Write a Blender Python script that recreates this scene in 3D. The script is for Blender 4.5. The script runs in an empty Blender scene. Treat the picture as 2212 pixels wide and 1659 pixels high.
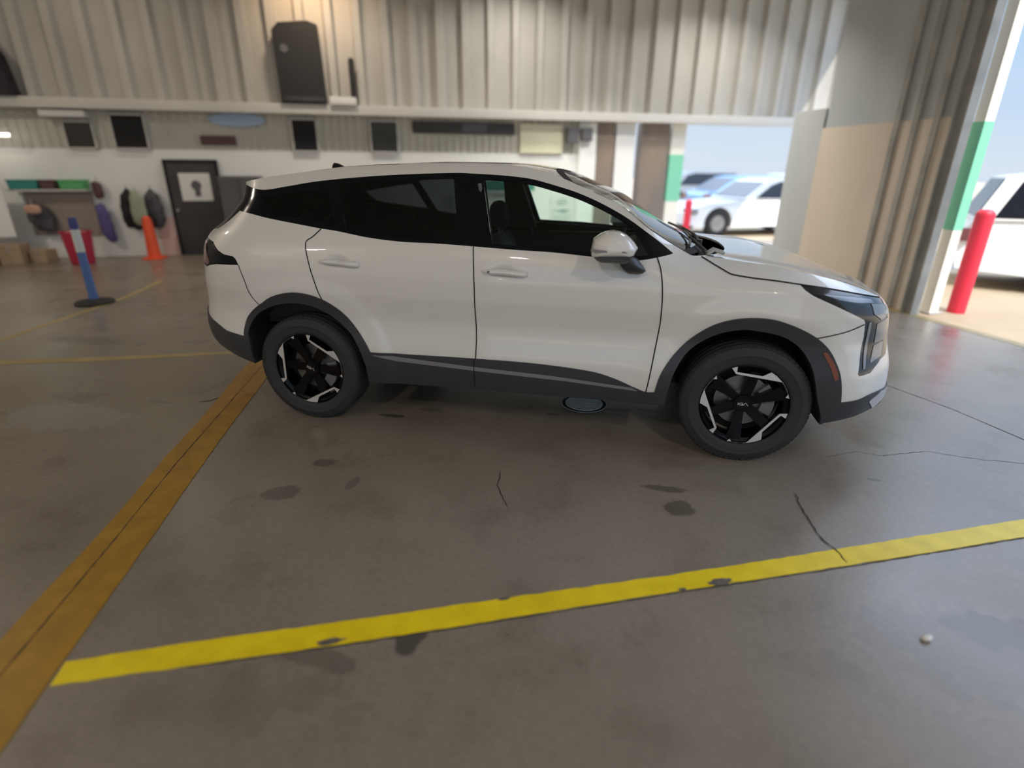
import bpy, bmesh, math, random
import numpy as np
from mathutils import Vector, Matrix
from mathutils.geometry import delaunay_2d_cdt
C = bpy.context.scene.collection
SC = bpy.context.scene
random.seed(4)

# ------------------------------------------------------------------ camera, sky, sun, large lights, exposure
cam_d = bpy.data.cameras.new('camera'); cam = bpy.data.objects.new('camera', cam_d); C.objects.link(cam)
CP = np.array([2.04412, -3.98993, 1.61888]); YAW, PITCH, ROLL, FPX = -0.20785816, 0.37504268, 0.0056702, 1177.6992
_f = np.array([math.sin(YAW)*math.cos(PITCH), math.cos(YAW)*math.cos(PITCH), -math.sin(PITCH)])
_r = np.array([math.cos(YAW), -math.sin(YAW), 0.0]); _u = np.cross(_r, _f)
_c, _s = math.cos(ROLL), math.sin(ROLL)
_r, _u = _c*_r+_s*_u, -_s*_r+_c*_u
cam.matrix_world = Matrix(((_r[0], _u[0], -_f[0], CP[0]), (_r[1], _u[1], -_f[1], CP[1]), (_r[2], _u[2], -_f[2], CP[2]), (0, 0, 0, 1)))
cam_d.sensor_width = 36.0; cam_d.lens = 36.0*FPX/2212.0; cam_d.clip_start = .05; cam_d.clip_end = 400
cam_d.dof.use_dof = True; cam_d.dof.focus_distance = 3.32; cam_d.dof.aperture_fstop = (cam_d.lens/1000.0)/0.036
SC.camera = cam
SC.view_settings.view_transform = 'Standard'; SC.view_settings.look = 'None'
SC.view_settings.gamma = 1.0; SC.view_settings.use_curve_mapping = False
SC.view_settings.exposure = 0.0

AL = math.radians(24.5)
RA = np.array([math.cos(AL), math.sin(AL), 0.0]); RN = np.array([-math.sin(AL), math.cos(AL), 0.0])
def W(a, n, z=0.0):
    return a*RA+n*RN+np.array([0, 0, z])

world = bpy.data.worlds.new('sky'); SC.world = world; world.use_nodes = True
nt = world.node_tree; nt.nodes.clear()
wo = nt.nodes.new('ShaderNodeOutputWorld'); bg = nt.nodes.new('ShaderNodeBackground')
tc = nt.nodes.new('ShaderNodeTexCoord'); sx = nt.nodes.new('ShaderNodeSeparateXYZ'); cr = nt.nodes.new('ShaderNodeValToRGB')
ns = nt.nodes.new('ShaderNodeTexNoise'); ns.inputs['Scale'].default_value = 2.2; ns.inputs['Detail'].default_value = 5
mp = nt.nodes.new('ShaderNodeMapping'); mp.inputs['Scale'].default_value = (1, 1, 3.5)
ad = nt.nodes.new('ShaderNodeMath'); ad.operation = 'MULTIPLY_ADD'; ad.inputs[1].default_value = .22; ad.inputs[2].default_value = -.11
am = nt.nodes.new('ShaderNodeMath'); am.operation = 'ADD'
nt.links.new(tc.outputs['Generated'], sx.inputs[0]); nt.links.new(tc.outputs['Generated'], mp.inputs[0]); nt.links.new(mp.outputs[0], ns.inputs['Vector'])
nt.links.new(ns.outputs['Fac'], ad.inputs[0]); nt.links.new(sx.outputs['Z'], am.inputs[0]); nt.links.new(ad.outputs[0], am.inputs[1])
nt.links.new(am.outputs[0], cr.inputs[0]); nt.links.new(cr.outputs[0], bg.inputs[0]); nt.links.new(bg.outputs[0], wo.inputs[0])
e = cr.color_ramp.elements
e[0].position = 0.0; e[0].color = (.60, .68, .78, 1); e[1].position = 1.0; e[1].color = (2.6, 3.1, 4.0, 1)
x = e.new(.16); x.color = (.43, .60, .82, 1)
x = e.new(.34); x.color = (.35, .58, .88, 1)
x = e.new(.55); x.color = (2.6, 3.1, 4.0, 1)
bg.inputs[1].default_value = 1.15

sun_d = bpy.data.lights.new('sun', 'SUN'); sun_d.energy = 4.2; sun_d.angle = .009; sun_d.color = (1, .93, .82)
sun = bpy.data.objects.new('sun', sun_d); C.objects.link(sun)
sdir = RA*-.03+RN*.8+np.array([0, 0, -1.0])
sun.rotation_euler = Vector(sdir).to_track_quat('-Z', 'Y').to_euler(); sun.location = (0, -20, 20)

# round high bay lamps added out of view to brighten the hall (their fixtures are built further down)
LAMPS = [(-7.5, 3.0), (-7.5, -5.0), (-4.2, 6.3), (-.6, 6.3), (3.0, 6.3), (7.2, 6.0), (4.7, 4.7), (-3.6, -7.6), (1.6, -8.2)]
LAMP_E = [95, 120, 12, 50, 70, 85, 160, 112, 112]
LAMP_Z = 5.35
for i, (a, n) in enumerate(LAMPS):
    ld = bpy.data.lights.new('fill_bay_lamp', 'AREA'); ld.shape = 'DISK'; ld.size = .40
    ld.energy = LAMP_E[i]; ld.spread = math.radians(180 if i < 2 or i > 6 else (108 if i == 6 else 140)); ld.color = (1.0, .86, .70) if i not in (4, 5, 6) else (1.0, .94, .86)
    lo = bpy.data.objects.new('fill_bay_lamp', ld); C.objects.link(lo)
    p = W(a, n, LAMP_Z-.06); lo.location = p; lo.rotation_euler = (0, 0, AL)

# ------------------------------------------------------------------ materials
def mat(name, col, rough=.6, metal=0., coat=0., spec=.5, emit=None, est=1., bump=None, back=None):
    m = bpy.data.materials.new(name); m.use_nodes = True; t = m.node_tree; b = t.nodes['Principled BSDF']
    b.inputs['Base Color'].default_value = (*col, 1); b.inputs['Roughness'].default_value = rough
    b.inputs['Metallic'].default_value = metal; b.inputs['Coat Weight'].default_value = coat; b.inputs['Coat Roughness'].default_value = .03
    b.inputs['Specular IOR Level'].default_value = spec
    if emit: b.inputs['Emission Color'].default_value = (*emit, 1); b.inputs['Emission Strength'].default_value = est
    if bump:
        n = t.nodes.new('ShaderNodeTexNoise'); n.inputs['Scale'].default_value = bump[0]; n.inputs['Detail'].default_value = 3
        q = t.nodes.new('ShaderNodeBump'); q.inputs['Strength'].default_value = bump[1]; q.inputs['Distance'].default_value = .01
        o = t.nodes.new('ShaderNodeTexCoord'); t.links.new(o.outputs['Object'], n.inputs['Vector'])
        t.links.new(n.outputs['Fac'], q.inputs['Height']); t.links.new(q.outputs[0], b.inputs['Normal'])
    if back:
        g = t.nodes.new('ShaderNodeNewGeometry'); x = t.nodes.new('ShaderNodeMixShader'); d = t.nodes.new('ShaderNodeBsdfDiffuse')
        d.inputs[0].default_value = (*back, 1); out = t.nodes['Material Output']
        t.links.new(g.outputs['Backfacing'], x.inputs[0]); t.links.new(b.outputs[0], x.inputs[1]); t.links.new(d.outputs[0], x.inputs[2]); t.links.new(x.outputs[0], out.inputs[0])
    return m
def noisy(name, c1, c2, scale=3., rough=.7, detail=5., lo=.35, hi=.65, stretch=(1, 1, 1), bump=0., coat=0., spec=.5):
    m = mat(name, c1, rough, coat=coat, spec=spec); t = m.node_tree; b = t.nodes['Principled BSDF']
    o = t.nodes.new('ShaderNodeTexCoord'); mpp = t.nodes.new('ShaderNodeMapping'); mpp.inputs['Scale'].default_value = stretch
    n = t.nodes.new('ShaderNodeTexNoise'); n.inputs['Scale'].default_value = scale; n.inputs['Detail'].default_value = detail
    r = t.nodes.new('ShaderNodeValToRGB'); r.color_ramp.elements[0].position = lo; r.color_ramp.elements[1].position = hi
    r.color_ramp.elements[0].color = (*c1, 1); r.color_ramp.elements[1].color = (*c2, 1)
    t.links.new(o.outputs['Object'], mpp.inputs[0]); t.links.new(mpp.outputs[0], n.inputs['Vector']); t.links.new(n.outputs['Fac'], r.inputs[0]); t.links.new(r.outputs[0], b.inputs['Base Color'])
    if bump:
        q = t.nodes.new('ShaderNodeBump'); q.inputs['Strength'].default_value = bump; q.inputs['Distance'].default_value = .01
        t.links.new(n.outputs['Fac'], q.inputs['Height']); t.links.new(q.outputs[0], b.inputs['Normal'])
    return m
def glass(name, tint, gloss=.06, rough=.0, opac=0.0, oc=(.01, .012, .015)):
    m = bpy.data.materials.new(name); m.use_nodes = True; t = m.node_tree; t.nodes.clear()
    out = t.nodes.new('ShaderNodeOutputMaterial'); tr = t.nodes.new('ShaderNodeBsdfTransparent'); tr.inputs[0].default_value = (*tint, 1)
    g = t.nodes.new('ShaderNodeBsdfGlossy'); g.inputs['Roughness'].default_value = rough
    f = t.nodes.new('ShaderNodeFresnel'); f.inputs[0].default_value = 1.5
    mx = t.nodes.new('ShaderNodeMixShader'); t.links.new(f.outputs[0], mx.inputs[0]); t.links.new(tr.outputs[0], mx.inputs[1]); t.links.new(g.outputs[0], mx.inputs[2])
    last = mx
    if opac:
        d = t.nodes.new('ShaderNodeBsdfDiffuse'); d.inputs[0].default_value = (*oc, 1)
        m2 = t.nodes.new('ShaderNodeMixShader'); m2.inputs[0].default_value = opac; t.links.new(tr.outputs[0], m2.inputs[1]); t.links.new(d.outputs[0], m2.inputs[2]); t.links.new(m2.outputs[0], mx.inputs[1])
    t.links.new(last.outputs[0], out.inputs[0]); return m

M = {}
M['paint'] = mat('white_car_paint', (.74, .735, .715), .34, coat=1.0, back=(.02, .02, .022))
M['clad'] = mat('dark_grey_trim_plastic', (.036, .038, .044), .42, spec=.45, bump=(400, .08))
M['clad2'] = mat('grey_satin_trim', (.20, .20, .21), .35)
M['blackgloss'] = mat('gloss_black', (.005, .006, .009), .12, spec=.22)
M['black'] = mat('matte_black', (.008, .008, .009), .8)
M['gap'] = mat('panel_gap_black', (.010, .010, .010), .9)
M['interior'] = mat('dark_interior_trim', (.022, .024, .026), .75)
M['seat'] = mat('dark_grey_seat_cloth', (.035, .037, .042), .8, bump=(300, .2))
M['liner'] = mat('grey_headliner', (.05, .05, .05), .9)
M['glass'] = glass('clear_green_window_glass', (.86, .97, .91))
M['dglass'] = glass('dark_tinted_window_glass', (.22, .25, .26), opac=.15, oc=(.004, .005, .007))
M['wglass'] = glass('windscreen_glass', (.62, .70, .68))
M['tyre'] = mat('black_tyre_rubber', (.034, .035, .037), .68, spec=.35, bump=(90, .15))
M['rim'] = mat('gloss_black_alloy', (.003, .003, .004), .28, spec=.2)
M['mach'] = mat('machined_silver_alloy', (.75, .75, .77), .38, metal=.6)
M['disc'] = mat('brushed_steel_disc', (.22, .21, .20), .42, metal=.8)
M['caliper'] = mat('grey_cast_caliper', (.20, .20, .21), .5, metal=.4)
M['silver'] = mat('satin_silver_trim', (.62, .62, .64), .25, metal=.6)
M['lampglass'] = glass('lamp_cover_glass', (.75, .80, .86))
M['lampblack'] = mat('headlamp_bezel_black', (.012, .014, .018), .18, coat=.5)
M['lampgrey'] = mat('headlamp_light_bar_grey', (.30, .31, .33), .2, metal=.5)
M['amber'] = mat('amber_reflector', (.22, .075, .05), .25, coat=.6)
M['redlens'] = mat('dark_red_tail_lens', (.16, .05, .05), .12, coat=.8)
M['white'] = mat('white_enamel', (.72, .72, .70), .5)
M['chrome'] = mat('bright_metal', (.8, .8, .8), .15, metal=1.)
M['conc_out'] = noisy('sunlit_concrete_yard', (.34, .26, .165), (.40, .315, .215), .6, .9)
M['steelrib'] = noisy('grey_painted_corrugated_steel', (.42, .405, .37), (.48, .465, .43), .9, .6)
M['steelrib2'] = noisy('cream_painted_corrugated_steel', (.50, .49, .43), (.56, .55, .49), 1.2, .6)
M['wallwhite'] = noisy('white_painted_board_wall', (.80, .81, .79), (.86, .87, .85), .8, .75)
M['yellowish'] = noisy('pale_yellow_board', (.66, .66, .48), (.72, .72, .54), .8, .7)
M['trim'] = noisy('grey_steel_ledge', (.55, .54, .51), (.60, .59, .56), 1., .5)
M['darkdoor'] = noisy('dark_grey_door_paint', (.035, .036, .036), (.055, .055, .055), 2., .6)
M['cab'] = noisy('grey_cabinet_paint', (.085, .085, .095), (.11, .11, .12), 2., .5)
M['tan'] = noisy('tan_weathered_panel', (.60, .52, .43), (.68, .60, .50), 1.3, .75, stretch=(1, 1, .3))
M['slate'] = noisy('dark_slate_panel', (.40, .44, .46), (.50, .52, .52), 1.1, .6, stretch=(1, 1, .3))
M['rust'] = noisy('brown_grey_steel_column', (.16, .15, .14), (.30, .22, .16), 1.1, .7, stretch=(1, 1, .3))
M['steel'] = noisy('galvanised_steel', (.30, .30, .28), (.42, .41, .38), 3., .4)
M['cream'] = mat('cream_post_paint', (.86, .83, .74), .6)
M['green2'] = mat('dark_green_header', (.06, .26, .20), .6)
M['green'] = mat('mint_green_post_paint', (.22, .62, .42), .6)
M['red'] = mat('red_bollard_paint', (.72, .03, .06), .45)
M['redbin'] = mat('crimson_plastic', (.50, .03, .07), .45)
M['orange'] = mat('orange_red_plastic', (.85, .10, .03), .5)
M['blue'] = mat('blue_plastic_post', (.09, .17, .42), .45)
M['navy'] = mat('navy_plastic', (.05, .06, .22), .5)
M['reflect'] = mat('white_reflective_band', (.62, .66, .66), .4)
M['rubber'] = mat('black_rubber', (.018, .018, .018), .75)
M['ceil'] = noisy('pale_steel_roof_deck', (.36, .35, .32), (.42, .41, .38), .5, .7)
M['lampmat'] = mat('lamp_diffuser', (.9, .9, .85), .5, emit=(1, .93, .82), est=4.)
M['sky_sign'] = mat('pale_blue_sign', (.38, .50, .68), .5)
M['maroon'] = mat('dark_maroon_sign', (.10, .05, .05), .6)
M['darkglass'] = mat('dark_window_pane', (.010, .012, .020), .12)
M['darkolive'] = mat('dark_olive_pane', (.022, .024, .018), .4)
M['card'] = noisy('brown_cardboard', (.34, .24, .15), (.42, .31, .21), 4., .85)
M['teal'] = mat('teal_plastic', (.03, .24, .22), .5)
M['grn'] = mat('green_plastic', (.10, .42, .16), .5)
M['taupe'] = mat('taupe_board', (.33, .28, .24), .8)
M['jacket'] = noisy('dark_grey_cloth', (.05, .05, .06), (.10, .10, .11), 6., .9)
M['coat'] = noisy('black_cloth', (.008, .008, .012), (.03, .03, .035), 6., .9)
M['hivis'] = mat('pale_green_cloth', (.34, .38, .28), .9)
M['purple'] = mat('purple_cloth', (.11, .09, .26), .85)
M['peach'] = mat('peach_cloth', (.55, .34, .25), .9)
M['pink'] = mat('pale_pink_sheet', (.70, .50, .46), .8)
M['paper'] = mat('white_paper', (.78, .78, .76), .7)
M['ink'] = mat('dark_green_ink', (.02, .06, .05), .7)
M['inkgrey'] = mat('grey_green_ink', (.33, .44, .40), .7)
M['tealink'] = mat('teal_print', (.25, .62, .58), .7)
M['carwhite'] = mat('white_paint_gloss', (.86, .86, .84), .3, coat=.6)
M['carblue'] = mat('blue_paint_gloss', (.16, .30, .48), .3, coat=.6)
M['cargrey'] = mat('grey_paint_gloss', (.22, .24, .27), .3, coat=.6)
M['carsilver'] = mat('silver_paint_gloss', (.50, .52, .54), .3, coat=.6)
M['stone'] = noisy('white_pebble_stone', (.62, .60, .55), (.78, .76, .70), 60., .8)
M['grate'] = noisy('worn_grey_cast_grate', (.70, .70, .66), (.82, .82, .78), 12., .55)
M['wet'] = mat('dark_wet_patch', (.012, .012, .012), .15)
M['hole'] = mat('drain_pit_black', (.006, .006, .006), .9)
M['crack'] = mat('dark_floor_crack', (.035, .032, .030), .9)
M['led'] = mat('mirror_signal_grey', (.16, .15, .16), .25, coat=.6)

# ------------------------------------------------------------------ mesh helpers
def mk(name, verts, faces, m, parent=None, smooth=False, auto=None, loc=None, rotz=0., normals=None):
    me = bpy.data.meshes.new(name); me.from_pydata([tuple(map(float, v)) for v in verts], [], [tuple(map(int, f)) for f in faces])
    if isinstance(m, (list, tuple)):
        for q in m: me.materials.append(q)
    elif m: me.materials.append(m)
    o = bpy.data.objects.new(name, me); C.objects.link(o)
    if smooth or auto:
        me.polygons.foreach_set('use_smooth', [True]*len(me.polygons))
    if normals is not None:
        me.normals_split_custom_set_from_vertices([tuple(v) for v in normals])
    elif auto:
        me.set_sharp_from_angle(angle=math.radians(auto))
    if parent: o.parent = parent
    if loc is not None: o.location = tuple(loc)
    if rotz: o.rotation_euler = (0, 0, rotz)
    return o
class G:
    """collects simple solids into one mesh"""
    def __init__(s): s.v = []; s.f = []; s.mi = []
    def add(s, v, f, mi=0):
        o = len(s.v); s.v += [tuple(p) for p in v]; s.f += [tuple(i+o for i in q) for q in f]; s.mi += [mi]*len(f); return s
    def box(s, x0, x1, y0, y1, z0, z1, mi=0, b=0.0):
        if b <= 0:
            v = [(x, y, z) for x in (x0, x1) for y in (y0, y1) for z in (z0, z1)]
            f = [(0, 1, 3, 2), (4, 6, 7, 5), (0, 4, 5, 1), (2, 3, 7, 6), (0, 2, 6, 4), (1, 5, 7, 3)]
            return s.add(v, f, mi)
        bm = bmesh.new(); bmesh.ops.create_cube(bm, size=1)
        for q in bm.verts: q.co = Vector(((x0+x1)/2+q.co.x*(x1-x0), (y0+y1)/2+q.co.y*(y1-y0), (z0+z1)/2+q.co.z*(z1-z0)))
        bmesh.ops.bevel(bm, geom=bm.edges[:], offset=b, segments=3, affect='EDGES', profile=.6)
        s.frombm(bm, mi); return s
    def frombm(s, bm, mi=0):
        bm.verts.ensure_lookup_table(); bm.verts.index_update()
        s.add([tuple(q.co) for q in bm.verts], [tuple(q.index for q in f.verts) for f in bm.faces], mi); bm.free()
    def prism(s, pts, axis, d0, d1, mi=0):
        """extrude a 2D outline along an axis; pts given in the two other axes"""
        n = len(pts); v = []
        for d in (d0, d1):
            for (p, q) in pts:
                v.append({0: (d, p, q), 1: (p, d, q), 2: (p, q, d)}[axis])
        f = [(i, (i+1) % n, n+(i+1) % n, n+i) for i in range(n)]+[tuple(range(n))[::-1], tuple(range(n, 2*n))]
        return s.add(v, f, mi)
    def cyl(s, c, r, h, seg=24, axis=2, r2=None, mi=0):
        r2 = r if r2 is None else r2; v = []
        for k, (rr, d) in enumerate(((r, 0), (r2, h))):
            for i in range(seg):
                t = 2*math.pi*i/seg; p, q = rr*math.cos(t), rr*math.sin(t)
                v.append({2: (c[0]+p, c[1]+q, c[2]+d), 1: (c[0]+p, c[1]+d, c[2]+q), 0: (c[0]+d, c[1]+p, c[2]+q)}[axis])
        f = [(i, (i+1) % seg, seg+(i+1) % seg, seg+i) for i in range(seg)]+[tuple(range(seg))[::-1], tuple(range(seg, 2*seg))]
        return s.add(v, f, mi)
    def lathe(s, prof, c=(0, 0, 0), seg=48, axis=2, mi=0):
        """prof: (radius, height) list"""
        v = []; n = len(prof)
        for i in range(seg):
            t = 2*math.pi*i/seg
            for (r, d) in prof:
                p, q = r*math.cos(t), r*math.sin(t)
                v.append({2: (c[0]+p, c[1]+q, c[2]+d), 1: (c[0]+p, c[1]+d, c[2]+q), 0: (c[0]+d, c[1]+p, c[2]+q)}[axis])
        f = []
        for i in range(seg):
            j = (i+1) % seg
            for k in range(n-1): f.append((i*n+k, j*n+k, j*n+k+1, i*n+k+1))
        return s.add(v, f, mi)
    def tube(s, pts, r, seg=10, mi=0):
        pts = [Vector(p) for p in pts]; v = []; n = len(pts)
        for i, p in enumerate(pts):
            d = (pts[min(i+1, n-1)]-pts[max(i-1, 0)]).normalized(); a = d.orthogonal().normalized() if abs(d.z) > .95 else d.cross(Vector((0, 0, 1))).normalized(); b = d.cross(a)
            rr = r[i] if isinstance(r, (list, tuple)) else r
            for k in range(seg):
                t = 2*math.pi*k/seg; v.append(p+a*math.cos(t)*rr+b*math.sin(t)*rr)
        f = [(i*seg+k, i*seg+(k+1) % seg, (i+1)*seg+(k+1) % seg, (i+1)*seg+k) for i in range(n-1) for k in range(seg)]
        f += [tuple(range(seg))[::-1], tuple(range((n-1)*seg, n*seg))]
        return s.add(v, f, mi)
    def out(s, name, m, parent=None, loc=None, rotz=0., auto=35):
        o = mk(name, s.v, s.f, m, parent, auto=auto, loc=loc, rotz=rotz)
        if isinstance(m, (list, tuple)): o.data.polygons.foreach_set('material_index', s.mi)
        bm = bmesh.new(); bm.from_mesh(o.data); bmesh.ops.recalc_face_normals(bm, faces=bm.faces[:]); bm.to_mesh(o.data); bm.free()
        if auto: o.data.set_sharp_from_angle(angle=math.radians(auto))
        return o
def thing(name, label, cat, loc=(0, 0, 0), rotz=0., group=None):
    o = bpy.data.objects.new(name, None); C.objects.link(o); o.location = tuple(loc); o.rotation_euler = (0, 0, rotz)
    return tag(o, label, cat, group)
def tag(o, label, cat, group=None):
    o['label'] = label; o['category'] = cat
    if group: o['group'] = group
    return o
def struct(o, label=None):
    o['kind'] = 'structure'
    if label: o['label'] = label
    return o
def copy_tree(o, parent=None, loc=None, rotz=None, label=None, sc=None):
    c = o.copy(); C.objects.link(c); c.parent = parent
    if loc is not None: c.location = tuple(loc)
    if rotz is not None: c.rotation_euler = (0, 0, rotz)
    if label: c['label'] = label
    if sc: c.scale = sc
    for ch in list(o.children): copy_tree(ch, c)
    return c
def text_mesh(name, body, size, m, parent, loc, rot, depth=.002, sx=1.):
    cu = bpy.data.curves.new(name, 'FONT'); cu.body = body; cu.size = size; cu.extrude = depth; cu.offset = size*.012
    t = bpy.data.objects.new(name, cu); C.objects.link(t)
    dg = bpy.context.evaluated_depsgraph_get(); dg.update(); me = bpy.data.meshes.new_from_object(t.evaluated_get(dg))
    bpy.data.objects.remove(t); o = bpy.data.objects.new(name, me); C.objects.link(o); me.materials.clear(); me.materials.append(m)
    o.parent = parent; o.location = loc; o.rotation_euler = rot; o.scale = (sx, 1, 1); return o

# ------------------------------------------------------------------ the car's body surface
def pchip(xs,ys):
    xs=np.array(xs,float); ys=np.array(ys,float); h=np.diff(xs); d=np.diff(ys)/h
    m=np.zeros_like(xs)
    for i in range(1,len(xs)-1):
        if d[i-1]*d[i]>0:
            w1=2*h[i]+h[i-1]; w2=h[i]+2*h[i-1]; m[i]=(w1+w2)/(w1/d[i-1]+w2/d[i])
    m[0]=d[0]; m[-1]=d[-1]
    def f(x):
        x=np.asarray(x,float); i=np.clip(np.searchsorted(xs,x)-1,0,len(h)-1)
        t=(x-xs[i])/h[i]; tc=np.clip(t,0,1); hh=h[i]
        v=(1+2*tc)*(1-tc)**2*ys[i]+tc*(1-tc)**2*hh*m[i]+tc*tc*(3-2*tc)*ys[i+1]+tc*tc*(tc-1)*hh*m[i+1]
        return v+np.where(t<0,m[0]*(x-xs[0]),0)+np.where(t>1,m[-1]*(x-xs[-1]),0)
    return f
W0=.932
INS=pchip([.10,.18,.25,.32,.40,.46,.52,.58,.66,.73,.82,.90,1.0,1.08,1.15,1.21,1.30,1.40,1.50,1.57,1.62,1.68],
          [.13,.08,.045,.022,.010,.005,.006,.013,.031,.037,.024,.010,.008,.019,.036,.062,.108,.160,.215,.258,.298,.37])
XF=pchip([.10,.20,.25,.30,.35,.40,.55,.70,.80,.88,.95,1.02,1.2],[3.346,3.495,3.573,3.623,3.645,3.65,3.64,3.602,3.582,3.559,3.505,3.393,3.05])
XR=pchip([.10,.25,.34,.40,.50,.62,.80,.95,1.05,1.12,1.2,1.30,1.38,1.45,1.50,1.6],[-.62,-.66,-.72,-.844,-.97,-1.0,-.967,-.938,-.92,-.912,-.868,-.726,-.640,-.593,-.592,-.62])
XSF,LF,XSR,LR=2.80,.90,-.25,.75
def sm(x): x=np.clip(x,0,1); return x*x*(3-2*x)
def side(s,z):
    s,z=np.broadcast_arrays(np.asarray(s,float),np.asarray(z,float))
    ins=INS(z)
    up=np.clip((z-1.1)/.5,0,1.2)
    ins=ins+up*(.05*sm((.5-s)/1.2)+.13*sm((s-1.3)/1.0))
    ins=ins+np.clip(z-1.0,0,.3)**2*8*sm((s-2.1)/.5)
    for cx in (0.04,2.72):
        d=np.hypot(s-cx,(z-.40)); ins=ins-.014*sm((.62-d)/.12)
    for cx,cz in ((.30,1.088),(1.345,1.070)):
        d=np.sqrt(((s-cx)/.085)**2+((z-cz)/.042)**2); ins=ins+.018*sm(1.15-d)
    tf=np.clip((s-XSF)/LF,0,1)*np.pi/2; tr=np.clip((XSR-s)/LR,0,1)*np.pi/2
    xf=XF(z); xr=XR(z)
    x=np.clip(s,XSR,XSF)+(xf-XSF)*np.sin(tf)+(xr-XSR)*np.sin(tr)
    cf=np.maximum(np.cos(tf),0)**(.45); cr=np.maximum(np.cos(tr),0)**(.42)
    y=-(W0-ins)*cf*cr
    return np.stack([x,y,z],-1)
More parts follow.
